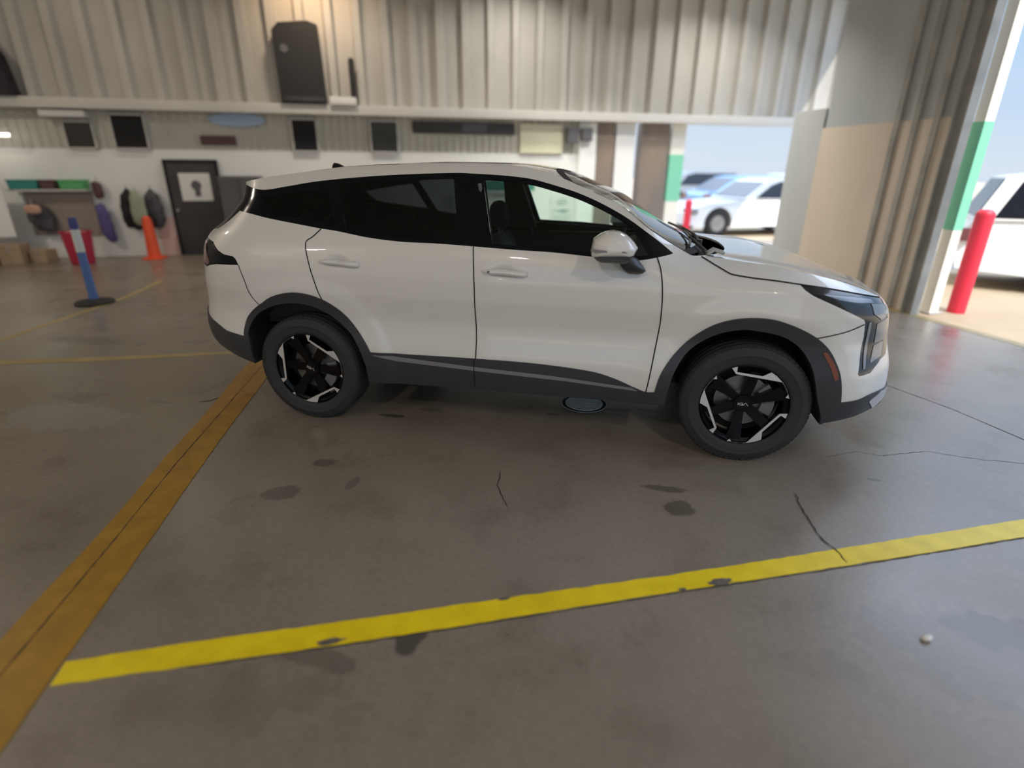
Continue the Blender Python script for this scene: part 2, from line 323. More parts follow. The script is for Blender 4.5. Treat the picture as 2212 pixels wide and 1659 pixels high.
FT = {
'edge': [[-0.523,1.541],[-0.105,1.586],[0.19,1.621],[0.57,1.642],[0.85,1.653],[1.109,1.652],[1.312,1.644],[1.476,1.619],[1.634,1.572],[1.78,1.512],[1.942,1.446],[2.162,1.298],[2.269,1.233],[2.381,1.175],[2.556,1.156],[2.712,1.143],[2.917,1.126],[3.197,1.081],[3.377,1.022],[3.484,0.965]],
'dlo_top': [[-0.628,1.517],[-0.287,1.489],[-0.128,1.51],[0.046,1.537],[0.219,1.556],[0.469,1.576],[0.711,1.589],[1.026,1.598],[1.087,1.595],[1.279,1.586],[1.444,1.569],[1.578,1.538],[1.725,1.496],[1.872,1.438],[2.019,1.365],[2.164,1.273],[2.281,1.188]],
'dlo_bot': [[2.281,1.186],[2.192,1.172],[2.092,1.158],[1.831,1.169],[1.618,1.184],[1.402,1.191],[1.151,1.202],[0.948,1.21],[0.69,1.215],[0.486,1.232],[0.273,1.263],[0.173,1.273],[0.009,1.294],[-0.175,1.318],[-0.354,1.345],[-0.517,1.359]],
'gap_qd': [[0.173,1.272],[0.122,1.225],[0.083,1.199],[0.081,1.174],[0.099,1.102],[0.118,1.028],[0.146,0.937],[0.172,0.859],[0.204,0.751]],
'gap_dd': [[1.153,1.205],[1.162,1.105],[1.168,0.976],[1.167,0.805],[1.17,0.604],[1.166,0.488],[1.159,0.327]],
'gap_fd': [[2.192,1.174],[2.217,1.109],[2.234,1.012],[2.241,0.908],[2.241,0.795],[2.222,0.594],[2.202,0.418],[2.189,0.332]],
'gap_hood': [[2.441,1.166],[2.503,1.135],[2.553,1.112],[2.59,1.096],[2.64,1.089],[2.71,1.082],[2.803,1.076],[2.944,1.063],[3.153,1.035],[3.48,0.961]],
'gap_rb': [[-0.354,1.041],[-0.332,0.951],[-0.312,0.854],[-0.271,0.782]],
'gap_fb': [[2.979,0.778],[3.002,0.783],[3.059,0.798],[3.136,0.818],[3.218,0.851]],
'tail': [[-0.703,1.179],[-0.7,1.187],[-0.56,1.166],[-0.491,1.118],[-0.446,1.099],[-0.387,1.092],[-0.372,1.078],[-0.354,1.041],[-0.508,1.031],[-0.573,1.018],[-0.627,1.0],[-0.665,1.012],[-0.67,1.09]],
'head': [[2.95,1.062],[3.042,1.049],[3.157,1.034],[3.295,1.008],[3.467,0.96],[3.515,0.917],[3.488,0.88],[3.486,0.779],[3.483,0.718],[3.421,0.647],[3.356,0.633],[3.3,0.596],[3.27,0.571],[3.202,0.563],[3.193,0.575],[3.203,0.63],[3.224,0.766],[3.221,0.86],[3.216,0.875],[3.129,0.927],[3.058,0.971],[2.992,1.012],[2.963,1.038]],
'farch_o': [[2.248,0.412],[2.27,0.518],[2.308,0.602],[2.381,0.706],[2.448,0.774],[2.526,0.832],[2.617,0.869],[2.715,0.885],[2.816,0.882],[2.886,0.856],[2.961,0.812],[3.02,0.761],[3.066,0.694],[3.098,0.605],[3.115,0.52],[3.129,0.412]],
'farch_i': [[2.322,0.435],[2.346,0.545],[2.399,0.654],[2.467,0.726],[2.569,0.789],[2.686,0.818],[2.746,0.815],[2.851,0.795],[2.925,0.738],[2.977,0.649],[3.006,0.535],[3.028,0.43],[3.083,0.273]],
'rarch_o': [[-0.369,0.571],[-0.364,0.622],[-0.343,0.701],[-0.294,0.772],[-0.211,0.838],[-0.102,0.876],[-0.011,0.889],[0.088,0.88],[0.18,0.85],[0.267,0.797],[0.334,0.733],[0.395,0.657],[0.449,0.582],[0.477,0.529]],
'rarch_i': [[-0.362,0.385],[-0.341,0.511],[-0.344,0.6],[-0.325,0.665],[-0.27,0.748],[-0.16,0.798],[-0.051,0.818],[0.082,0.809],[0.193,0.763],[0.297,0.687],[0.383,0.59],[0.439,0.441],[0.445,0.315]],
'rock_top': [[0.478,0.529],[0.706,0.529],[1.166,0.534],[1.55,0.531],[1.815,0.515],[1.92,0.501],[2.033,0.469],[2.129,0.431],[2.198,0.411],[2.248,0.413]],
'strip': [[0.487,0.512],[0.607,0.513],[1.166,0.482],[1.642,0.464],[2.121,0.43],[2.156,0.414],[2.148,0.411],[1.731,0.438],[1.165,0.458],[0.653,0.481]],
'rock_bot': [[0.435,0.321],[1.158,0.329],[1.644,0.329],[1.982,0.331],[2.189,0.332],[2.306,0.333]],
'rlow_top': [[-0.726,0.664],[-0.573,0.62],[-0.487,0.588],[-0.437,0.582],[-0.369,0.57]],
'rlow_bot': [[-0.615,0.471],[-0.362,0.385],[-0.325,0.376]],
'flow_top': [[3.13,0.414],[3.183,0.419],[3.225,0.426],[3.272,0.441],[3.37,0.451]],
'skid': [[3.286,0.399],[3.384,0.444],[3.432,0.383],[3.345,0.34]],
'flow_bot': [[3.345,0.34],[3.174,0.298],[3.081,0.275]],
'notch': [[3.179,0.528],[3.239,0.546],[3.298,0.526],[3.374,0.457],[3.278,0.446]],
'marker': [[3.026,0.704],[3.045,0.701],[3.073,0.649],[3.093,0.586],[3.095,0.554],[3.08,0.548],[3.058,0.625]],
'han_r': [[0.172,1.093],[0.236,1.099],[0.406,1.091],[0.447,1.083],[0.443,1.07],[0.267,1.066],[0.197,1.079]],
'han_f': [[1.211,1.075],[1.247,1.08],[1.409,1.078],[1.469,1.07],[1.484,1.055],[1.334,1.054],[1.262,1.059]],
}
FT['edge'] = [p for p in FT['edge']]
roofE = [e for e in FT['edge'] if e[0] < 2.39]; hoodE = [e for e in FT['edge'] if e[0] > 2.36]
ZEW = pchip([-1.0, -.75]+[e[0] for e in roofE], [1.50, 1.525]+[e[1] for e in roofE])
ZEH = pchip([2.2]+[e[0] for e in hoodE[1:]]+[3.56, 3.7], [1.190]+[e[1] for e in hoodE[1:]]+[.955, .95])
def ze(s): return np.where(np.asarray(s) < 2.385, ZEW(s), ZEH(s))
def _mk(Z, s0, s1):
    s = np.linspace(s0, s1, 800); p = side(s, Z(s)); return p[np.argsort(p[:, 0])]
EW = _mk(ZEW, -1.0, 2.6); EH = _mk(ZEH, 2.2, 3.7)
CW = pchip([-.7, -.4, 0, .6, 1.2, 1.5, 1.75, 2.1, 2.6], [.012, .02, .022, .015, .012, .015, .02, .03, .045])
CH = pchip([2.2, 2.6, 3.0, 3.3, 3.45, 3.6], [.004, .006, .010, .015, .015, .01])
def ztop(x, y, E, Cr, p=2.4):
    ye = np.maximum(-np.interp(x, E[:, 0], E[:, 1]), 1e-3); zz = np.interp(x, E[:, 0], E[:, 2])
    r = np.clip(np.abs(y)/ye, 0, 1); return zz+Cr(x)*(1-r**p)
def zW(x, y): return ztop(x, y, EW, CW)
def zH(x, y):
    z = ztop(x, y, EH, CH)
    ye = np.maximum(-np.interp(x, EH[:, 0], EH[:, 1]), 1e-3); r = np.abs(y)/ye
    return z-.010*np.exp(-((r-.80)/.09)**2)*sm((x-2.45)/.3)*sm((3.45-x)/.25)
def nside(s, z):
    h = 1e-3; a = side(s+h, z)-side(s-h, z); b = side(s, z+h)-side(s, z-h)
    n = np.cross(a, b); n /= np.maximum(np.linalg.norm(n, axis=-1, keepdims=True), 1e-12); return n
def ntop(f, x, y):
    h = 2e-3; gx = (f(x+h, y)-f(x-h, y))/(2*h); gy = (f(x, y+h)-f(x, y-h))/(2*h)
    n = np.stack([-gx, -gy, np.ones_like(gx)], -1); return n/np.linalg.norm(n, axis=-1, keepdims=True)
def resamp(pts, step=.02, closed=False, smooth=True):
    """Catmull-Rom through the points, about every step metres (corners kept when smooth is False)"""
    p = [np.array(q, float) for q in pts]; out = []; n = len(p)
    rng = n if closed else n-1
    for i in range(rng):
        a, b = p[i], p[(i+1) % n]; L = np.linalg.norm(b-a); k = max(1, int(math.ceil(L/step)))
        p0 = p[i-1] if (i > 0 or closed) else 2*a-b; p3 = p[(i+2) % n] if (i+2 < n or closed) else 2*b-a
        for j in range(k):
            t = j/k
            if smooth:
                def kn(u, v): return max(np.linalg.norm(v-u), 1e-6)**.5
                t0 = 0; t1 = t0+kn(p0, a); t2 = t1+kn(a, b); t3 = t2+kn(b, p3); T = t1+(t2-t1)*t
                A1 = (t1-T)/(t1-t0)*p0+(T-t0)/(t1-t0)*a; A2 = (t2-T)/(t2-t1)*a+(T-t1)/(t2-t1)*b; A3 = (t3-T)/(t3-t2)*b+(T-t2)/(t3-t2)*p3
                B1 = (t2-T)/(t2-t0)*A1+(T-t0)/(t2-t0)*A2; B2 = (t3-T)/(t3-t1)*A2+(T-t1)/(t3-t1)*A3
                out.append((t2-T)/(t2-t1)*B1+(T-t1)/(t2-t1)*B2)
            else: out.append(a+(b-a)*t)
    if not closed: out.append(p[-1])
    return [tuple(q) for q in out]
def R_(k, **kw): return resamp(FT[k], **kw)
def inpoly(pts, poly):
    x, y = pts[:, 0], pts[:, 1]; P_ = np.array(poly); c = np.zeros(len(pts), bool); n = len(P_); j = n-1
    for i in range(n):
        xi, yi = P_[i]; xj, yj = P_[j]
        if yi != yj:
            m = ((yi > y) != (yj > y)) & (x < (xj-xi)*(y-yi)/(yj-yi)+xi); c ^= m
        j = i
    return c
def cdt(outline, loops, grid):
    """triangulate the outline with the loops (closed) and lines as constraints; returns verts, tris"""
    vs = []; es = []; idx = {}
    def vid(p):
        k = (round(p[0], 5), round(p[1], 5))
        if k not in idx: idx[k] = len(vs); vs.append(Vector(k))
        return idx[k]
    for lp, closed in [(outline, True)]+loops:
        ids = [vid(p) for p in lp]
        for i in range(len(ids)-(0 if closed else 1)):
            a, b = ids[i], ids[(i+1) % len(ids)]
            if a != b: es.append((a, b))
    # grid points not too near constraint points
    V0 = np.array([tuple(v) for v in vs]); keep = grid[inpoly(grid, outline)]
    cell = {}
    for v in V0: cell.setdefault((int(v[0]//.01), int(v[1]//.01)), []).append(v)
    for g in keep:
        cx, cy = int(g[0]//.01), int(g[1]//.01); ok = True
        for i in (-1, 0, 1):
            for j in (-1, 0, 1):
                for v in cell.get((cx+i, cy+j), ()):
                    if (v[0]-g[0])**2+(v[1]-g[1])**2 < 4.5e-5: ok = False
        if ok: vid(g)
    r = delaunay_2d_cdt(vs, es, [], 0, 1e-6)
    V = np.array([tuple(v) for v in r[0]]); T = np.array([tuple(f) for f in r[2]])
    c = V[T].mean(1); T = T[inpoly(c, outline)]
    return V, T
def patch(name, m, parent, V3, N3, T, lift=0., skirt=.012, extra=None):
    """mesh of the triangles T on surface points V3 with normals N3, lifted, with an inward skirt round its border"""
    used, inv = np.unique(T, return_inverse=True); T2 = inv.reshape(-1, 3); P_ = V3[used]+N3[used]*lift; N_ = N3[used]
    v = [tuple(p) for p in P_]; nn = [tuple(q) for q in N_]; f = [tuple(t) for t in T2]
    # orientation
    a, b, c = P_[T2[:, 0]], P_[T2[:, 1]], P_[T2[:, 2]]; gn = np.cross(b-a, c-a); d = (gn*N_[T2[:, 0]]).sum(1)
    f = [t if q > 0 else (t[0], t[2], t[1]) for t, q in zip(f, d)]
    if skirt:
        cnt = {}
        for t in f:
            for i in range(3):
                e_ = (t[i], t[(i+1) % 3]); cnt[e_] = cnt.get(e_, 0)+1
        bd = [e_ for e_ in cnt if (e_[1], e_[0]) not in cnt]; mp_ = {}
        def lo(i, d_):
            if i not in mp_:
                q = P_[i]-N_[i]*skirt; mp_[i] = (len(v), len(v)+1); sn = np.cross(d_, N_[i]); L = np.linalg.norm(sn); sn = sn/L if L > 1e-9 else N_[i]
                v.append(tuple(P_[i])); nn.append(tuple(sn)); v.append(tuple(q)); nn.append(tuple(sn))
            return mp_[i]
        for (i, j) in bd:
            A_, B_ = lo(i, P_[j]-P_[i]), lo(j, P_[j]-P_[i]); f.append((B_[0], A_[0], A_[1], B_[1]))
    return mk(name, v, f, m, parent, smooth=True, normals=nn)

# --- outline and features in (s, z)
def sE(s0, s1, n): return [(float(s), float(ze(s))) for s in np.linspace(s0, s1, n)]
WSB, WST = 2.381, 1.634
edge_pts = [(float(s), float(ze(s))) for s in np.concatenate([np.linspace(-1.0, 2.381, 170), np.linspace(2.40, 3.7, 66)])]
bottom = [(-1.0, .47), (-.8, .465)]+resamp([(-.651, .459), (-.363, .384), (-.325, .376), (0, .34), (.435, .321)], smooth=False, step=.03)+R_('rock_bot', smooth=False, step=.03)[1:]+resamp([(2.306, .333), (3.081, .275), (3.174, .298), (3.345, .339), (3.5, .345), (3.7, .345)], smooth=False, step=.03)[1:]
outline = bottom+[p for p in edge_pts[::-1]]
dtop = R_('dlo_top'); dbot = R_('dlo_bot', step=.02)
tip = FT['dlo_bot'][0]
dlo = dtop[:-1]+[tuple(FT['dlo_top'][-1])]+dbot[1:]+resamp([tuple(FT['dlo_bot'][-1]), (-.62, 1.245), (-.8, 1.215), (-1.0, 1.205)], smooth=False, step=.03)[1:]+resamp([(-1.0, 1.205), (-1.0, 1.49), (-.8, 1.50), tuple(FT['dlo_top'][0])], smooth=False, step=.03)[1:-1]
DT = pchip([p[0] for p in FT['dlo_top']], [p[1] for p in FT['dlo_top']]); _b = FT['dlo_bot'][::-1]; DB = pchip([p[0] for p in _b], [p[1] for p in _b])
def win(x0t, x0b, x1t, x1b, top=.026, bot=.022, n=24):
    """window outline between two slanting posts, inside the window band"""
    tp = [(x, float(DT(x))-top) for x in np.linspace(x0t, x1t, n)]; bt = [(x, float(DB(x))+bot) for x in np.linspace(x1b, x0b, n)]
    return resamp(tp+bt, closed=True, smooth=False, step=.03)
w_front = win(1.165, 1.262, 2.045, 2.150)
w_rear = win(.235, .34, .985, 1.06)
w_quart = win(-.30, -.20, .175, .262, .045, .03)
w_tail = resamp([(-1.0, 1.235), (-.78, 1.25), (-.70, 1.30), (-.68, 1.47), (-1.0, 1.475)], closed=True, smooth=False, step=.03)
head = resamp(FT['head'], closed=True, smooth=False, step=.02)
tail = resamp([(-1.0, 1.10), (-.85, 1.125)]+[tuple(p) for p in FT['tail'][1:11]]+[(-.85, 1.045), (-1.0, 1.055)], closed=True, smooth=False, step=.02)
fo, fi = R_('farch_o', step=.015), R_('farch_i', step=.015); ro, ri = R_('rarch_o', step=.015), R_('rarch_i', step=.015)
farch = fo+[(3.13, .36), (3.09, .27)]+fi[::-1]+[(2.306, .30), (2.248, .30)]
rarch = ro+[(.47, .40), (.452, .30)]+ri[::-1]+[(-.363, .37), (-.385, .45)]
fopen = fi+[(3.09, 0), (2.30, 0), (2.306, .333)]
ropen = ri+[(.447, .0), (-.35, 0)]
rock = R_('rock_top', step=.02)+[(2.306, .412), (2.306, .25), (.43, .25), (.44, .46)]
flow = [(3.05, .40)]+R_('flow_top', step=.02)+[(3.5, .445), (3.71, .44), (3.71, .2), (3.05, .2)]
rlow = [(-1.01, .70), (-.80, .695)]+R_('rlow_top', step=.02)+[(-.34, .55), (-.30, .2), (-1.01, .2)]
skid = resamp(FT['skid'][:1]+FT['skid'][1:2]+[(3.60, .43), (3.7, .43), (3.7, .375), (3.55, .37)]+FT['skid'][2:], closed=True, smooth=False)
strip = resamp(FT['strip'], closed=True, smooth=False)
marker = resamp(FT['marker'], closed=True, smooth=False)
g_qd, g_dd, g_fd, g_hd, g_rb, g_fb = [R_(k, step=.02) for k in ('gap_qd', 'gap_dd', 'gap_fd', 'gap_hood', 'gap_rb', 'gap_fb')]
hood_side = [(2.395, 1.30), (2.395, float(ze(2.395))-.002), ]+g_hd+[(3.6, .951), (3.72, .948), (3.72, 1.3)]
hood_line = [(2.40, float(ze(2.40)))]+g_hd
BIG = 9.
x_rd = g_qd+[(.25, .2), (1.16, .2)]+g_dd[::-1]+[(1.153, 1.7), (.173, 1.7)]
x_fd = g_dd+[(1.16, .2), (2.19, .2)]+g_fd[::-1]+[(2.192, 1.7), (1.153, 1.7)]
x_ff = g_fd+[(2.2, .2), (3.0, .2)]+[tuple(FT['gap_fb'][0])]+g_fb+[(3.211, .864)]+[(3.4, 1.7), (2.192, 1.7)]
x_fb = [(2.95, .2), (2.95, .783)]+g_fb+[(3.215, .864), (3.30, 1.7), (3.8, 1.7), (3.8, .2)]
x_rb = [(-.20, .2), (-.256, .791)]+g_rb[::-1]+[(-.62, 1.0), (-.85, .92), (-1.05, .92), (-1.05, .2)]
x_tg = [(-1.05, .92), (-.85, .92), (-.66, 1.0), (-.62, 1.19), (-.62, 1.25), (-1.05, 1.25)]
PRI = [('skip', fopen), ('skip', ropen), ('headlamp', head), ('tail_lamp', tail), ('side_marker', marker), ('skid_plate', skid),
       ('window_front', w_front), ('window_rear', w_rear), ('window_quarter', w_quart), ('rear_window', w_tail), ('window_trim', dlo),
       ('front_arch_trim', farch), ('rear_arch_trim', rarch), ('accent', strip), ('sill_trim', rock), ('front_valance', flow), ('rear_valance', rlow),
       ('hood', hood_side), ('roof_rail', [(-1.1, 1.49), (-.8, 1.50)]+dtop+[tuple(tip), (2.39, 1.17), (2.41, 1.9), (-1.1, 1.9)]), ('rear_bumper', x_rb), ('tailgate', x_tg), ('front_door', x_fd), ('rear_door', x_rd), ('front_bumper', x_fb), ('front_fender', x_ff), ('quarter_panel', [(-1.05, .2), (.6, .2), (.6, 1.26), (-.2, 1.36), (-.60, 1.36), (-1.05, 1.30)])]
loops = [(head, True), (tail, True), (marker, True), (skid, True), (w_front, True), (w_rear, True), (w_quart, True), (w_tail, True), (dlo, True), (strip, True),
         (resamp(farch, smooth=False), True), (resamp(rarch, smooth=False), True), (R_('rock_top', step=.02), False), (resamp(flow[1:-2], smooth=False, step=.03), False), (resamp(rlow[:-2], smooth=False, step=.03), False),
         (g_qd, False), (g_dd, False), (g_fd, False), (hood_line, False), (g_rb, False), (g_fb, False), ([(-.62, 1.0), (-.85, .92), (-1.0, .92)], False), ([(-.62, 1.24), (-.62, 1.0), tuple(FT['tail'][10])], False)]
def clampz(lp):
    return [(min(max(p[0], -1.0), 3.7), min(max(p[1], .05), float(ze(min(max(p[0], -1.0), 3.7))))) for p in lp]
loops.append((resamp([tuple(tip), (2.39, 1.172)], smooth=False), False))
loops = [(clampz(l), c) for l, c in loops]
gs, gz = np.meshgrid(np.arange(-.995, 3.7, .024), np.arange(.26, 1.70, .022)); grid = np.stack([gs.ravel(), gz.ravel()], 1)
extra_g = [(cx+i*.009, cz+j*.008) for cx, cz in ((.30, 1.088), (1.345, 1.07)) for i in range(-13, 14) for j in range(-8, 9)]
grid = np.vstack([grid, np.array(extra_g)])
SV, ST_ = cdt(outline, loops, grid)
cent = SV[ST_].mean(1); lab = np.full(len(ST_), -1)
for k, (nm, poly) in enumerate(PRI):
    m_ = (lab < 0) & inpoly(cent, poly); lab[m_] = k
lab[lab < 0] = [n for n, _ in PRI].index('front_fender')
S3 = side(SV[:, 0], SV[:, 1]); SN = nside(np.clip(SV[:, 0], -.9985, 3.6985), SV[:, 1])

car = thing('car', 'white compact crossover with black wheels and black lower trim, standing in profile in the bay', 'car', (0, 0, 0))
LIFT = {'front_arch_trim': .010, 'rear_arch_trim': .010, 'sill_trim': .009, 'accent': .0125, 'front_valance': .006, 'rear_valance': .006, 'skid_plate': .010, 'side_marker': .012}
MATS = {'headlamp': 'lampblack', 'tail_lamp': 'blackgloss', 'side_marker': 'amber', 'skid_plate': 'silver', 'window_front': 'glass', 'window_rear': 'dglass', 'window_quarter': 'dglass', 'rear_window': 'blackgloss',
        'window_trim': 'blackgloss', 'front_arch_trim': 'clad', 'rear_arch_trim': 'clad', 'accent': 'clad2', 'sill_trim': 'clad', 'front_valance': 'clad', 'rear_valance': 'clad'}
PN = {'window_front': 'front_window', 'window_quarter': 'quarter_window', 'window_rear': 'rear_door_window', 'accent': 'sill_accent_strip'}
NAMES = [n for n, _ in PRI]
parts = {}
for sgn in (1, -1):
    V3 = S3*np.array([1, sgn, 1]); N3 = SN*np.array([1, sgn, 1])
    for key in [n for n in dict.fromkeys(NAMES) if n not in ('skip', 'hood')]:
        ks = [i for i, n in enumerate(NAMES) if n == key]
        T = ST_[np.isin(lab, ks)]
        if not len(T): continue
        par = car
        if key == 'window_front': par = parts[('front_door', sgn)] if ('front_door', sgn) in parts else car
        nm = PN.get(key, key)
        parts[(key, sgn)] = patch(nm, M[MATS.get(key, 'paint')], car, V3, N3, T, LIFT.get(key, 0.), 0.004 if 'window_' in key and key != 'window_trim' else .014)
for sgn in (1, -1):
    for a_, b_ in (('window_front', 'front_door'), ('window_rear', 'rear_door'), ('accent', 'sill_trim'), ('side_marker', 'front_arch_trim')):
        parts[(a_, sgn)].parent = parts[(b_, sgn)]
    parts[('side_marker', sgn)]['label'] = 'dull amber reflector set in the black arch trim'

# --- shut lines as thin dark strips just proud of the skin
def ribbon(lines, wd, lift, sgn, name, m, parent):
    v = []; f = []
    for ln in lines:
        p = np.array(ln); d = np.gradient(p, axis=0); d /= np.maximum(np.linalg.norm(d, axis=1, keepdims=True), 1e-9); q = np.stack([-d[:, 1], d[:, 0]], 1)*wd/2
        L_ = p+q; R2 = p-q; o = len(v)
        for (A_) in (L_, R2):
            P3 = (side(A_[:, 0], A_[:, 1])+nside(A_[:, 0], A_[:, 1])*lift)*np.array([1, sgn, 1]); v += [tuple(x_) for x_ in P3]
        n = len(p); f += [(o+i, o+i+1, o+n+i+1, o+n+i) for i in range(n-1)]
    return mk(name, v, f, m, parent)
for sgn in (1, -1):
    def cut(l, z0): return [p for p in l if p[1] > z0]
    for l_ in (g_qd, g_dd): ribbon([l_], .0065, .002, sgn, 'shut_line', M['gap'], parts[('rear_door', sgn)])
    ribbon([g_fd], .0065, .0025, sgn, 'shut_line', M['gap'], parts[('front_door', sgn)])
    for l_ in (g_hd[:-1], g_fb): ribbon([l_], .006, .002, sgn, 'shut_line', M['gap'], parts[('front_fender', sgn)])
    ribbon([g_rb], .004, .002, sgn, 'shut_line', M['gap'], parts[('rear_bumper', sgn)])
    ribbon([[(1.1595, .53-.02*i) for i in range(10)]], .005, .0135, sgn, 'sill_joint', M['gap'], parts[('sill_trim', sgn)])

# --- roof, windscreen and bonnet skins in (x, y)
def top_skin(Z, f, segs, centre, regions, extra_lines, keys, lift=0.):
    pass
def both(pts): return [(x, y) for x, y in pts]+[(x, -y) for x, y in reversed(pts) if abs(y) > 1e-6]
we = side(np.linspace(-1.0, 2.381, 170), ZEW(np.linspace(-1.0, 2.381, 170)))
we_n = [(float(p[0]), float(p[1])) for p in we]                       # rear centre -> cowl corner, near side
xb = we_n[-1][0]; yb = -we_n[-1][1]
base = [(xb+.13*(1-(y/yb)**2), y) for y in np.linspace(-yb, yb, 41)]
o_top = we_n[:-1]+base+[(x, -y) for x, y in reversed(we_n[1:-1])]
iw = int(np.argmin([abs(s-WST) for s in np.linspace(-1, 2.381, 170)])); xt, yt = we_n[iw][0], -we_n[iw][1]
header = [(xt-.12*(1-(y/yt)**2), y) for y in np.linspace(-yt, yt, 31)]
wscreen = we_n[iw:-1]+base+[(x, -y) for x, y in reversed(we_n[iw:-1])]+header[::-1][1:-1]
gx, gy = np.meshgrid(np.arange(-1., 2.6, .03), np.arange(-.85, .851, .03)); gt = np.stack([gx.ravel(), gy.ravel()], 1)
TV, TT = cdt(o_top, [(header, False)], gt); tc_ = TV[TT].mean(1); isw = inpoly(tc_, wscreen)
T3 = np.column_stack([TV, zW(TV[:, 0], TV[:, 1])]); TN = ntop(zW, np.clip(TV[:, 0], -.58, 2.45), TV[:, 1]*.985)
ek = {(round(x, 5), round(abs(y), 5)): i for i, (x, y) in enumerate(we_n)}
for i, v_ in enumerate(TV):
    k = ek.get((round(float(v_[0]), 5), round(abs(float(v_[1])), 5)))
    if k is not None: T3[i, 2] = we[k][2]
roof = patch('roof', M['paint'], car, T3, TN, TT[~isw], 0, .02)
screen = patch('windscreen', M['wglass'], car, T3, TN, TT[isw], .001, .004)
hl = (tc_[:, 0] < 1.56) & (tc_[:, 0] > -.5) & (np.abs(tc_[:, 1]) < .58)
patch('headliner', M['liner'], car, T3, -TN, TT[hl], .035, 0)
# black band round the windscreen
def tband(line, wd, lift, f, name, m, parent):
    p = np.array(line); d = np.gradient(p, axis=0); d /= np.linalg.norm(d, axis=1, keepdims=True); q = np.stack([-d[:, 1], d[:, 0]], 1)*wd
    v = []; 
    for A_ in (p, p+q): v += [(float(a_[0]), float(a_[1]), float(f(a_[0], a_[1]))+lift) for a_ in A_]
    n = len(p); return mk(name, v, [(i, i+1, n+i+1, n+i) for i in range(n-1)], m, parent)
tband(we_n[iw:], .012, .003, zW, 'windscreen_seal', M['black'], screen)
tband([(x, -y) for x, y in we_n[iw:]], -.012, .003, zW, 'windscreen_seal', M['black'], screen)
tband(base, .045, .003, zW, 'windscreen_base_band', M['black'], screen)
tband(header, -.05, .003, zW, 'windscreen_header_band', M['black'], screen)

hs = np.concatenate([[2.395], np.linspace(2.40, 3.7, 66)]); he = side(hs, ZEH(hs)); he_n = [(float(p[0]), float(p[1])) for p in he]
x0, y0 = he_n[0][0], -he_n[0][1]
hrear = [(x0+.25*(1-(abs(y)/y0)**2.6)+.0, y) for y in np.linspace(-y0, y0, 61)]
o_hood = he_n[:-1]+[(he_n[-1][0], 0.)]+[(x, -y) for x, y in reversed(he_n[:-1])]+hrear[::-1][1:-1]
gx, gy = np.meshgrid(np.arange(2.3, 3.7, .025), np.arange(-.85, .851, .025)); gh = np.stack([gx.ravel(), gy.ravel()], 1)
HV, HT = cdt(o_hood, [], gh); H3 = np.column_stack([HV, zH(HV[:, 0], HV[:, 1])]); HN = ntop(zH, np.clip(HV[:, 0], 2.3, 3.50), HV[:, 1]*.98)
ek = {(round(x, 5), round(abs(y), 5)): i for i, (x, y) in enumerate(he_n)}
for i, v_ in enumerate(HV):
    k = ek.get((round(float(v_[0]), 5), round(abs(float(v_[1])), 5)))
    if k is not None: H3[i, 2] = he[k][2]
hk = ST_[np.isin(lab, [NAMES.index('hood')])]
Vall = np.vstack([H3, S3, S3*np.array([1, -1, 1])]); Nall = np.vstack([HN, SN, SN*np.array([1, -1, 1])])
hood = patch('hood', M['paint'], car, Vall, Nall, np.vstack([HT, hk+len(H3), hk+len(H3)+len(S3)]), 0, .012)
# cowl and wipers
cowl_o = [(x-.02, y) for x, y in base]+[(x+.03, y) for x, y in hrear[::-1]]
CV, CT = cdt(cowl_o, [], gh); patch('cowl', M['black'], car, np.column_stack([CV, np.minimum(zH(CV[:, 0], CV[:, 1]), zW(CV[:, 0], CV[:, 1])+.02)-.05]), np.tile([0, 0, 1.], (len(CV), 1)), CT, 0, 0)
def onW(x, y, l): return (x, y, float(zW(x, y))+l)
for y0_, y1_ in ((-.60, .02), (.02, .62)):
    w = G(); p = [onW(xb+.10*(1-(y/yb)**2)-.035-.05*(y-y0_)/(y1_-y0_), y, .022) for y in np.linspace(y0_, y1_, 14)]; w.tube(p, .008, 6)
    pv = (xb+.115, y0_-.03, float(zW(xb+.10, y0_))-.0)
    w.tube([pv, (pv[0]-.02, pv[1]+.12, pv[2]+.035), (p[6][0], p[6][1], p[6][2]+.012)], [.014, .011, .008], 8); w.cyl((pv[0], pv[1], pv[2]-.03), .022, .05, 12)
    w.out('wiper', M['clad'], car)
for y0_ in (-.62, -.56):
    g = G(); g.tube([(xb+.10, y0_, 1.165), (xb+.14, y0_+.03, 1.19), (xb+.20, y0_+.05, 1.17)], .010, 8); g.out('cowl_drain_pipe', M['steel'], car)
# aerial fin
g = G(); prof = [(-.17, 0), (-.015, 0), (-.06, .022), (-.12, .048), (-.155, .052)]
zf = float(zW(-.09, 0))-.004
v = []; 
for yy, sc_ in ((-.022, .75), (0, 1.), (.022, .75)):
    for (x_, z_) in prof: v.append((x_, yy if sc_ < 1 else 0, zf+z_*(sc_ if z_ else 1)-.0))
n = 5; f = [(i, (i+1) % n, n+(i+1) % n, n+i) for i in range(n)]+[(n+i, n+(i+1) % n, 2*n+(i+1) % n, 2*n+i) for i in range(n)]+[tuple(range(n))[::-1], tuple(range(2*n, 3*n))]
g.add(v, f); g.out('roof_antenna', M['blackgloss'], car)

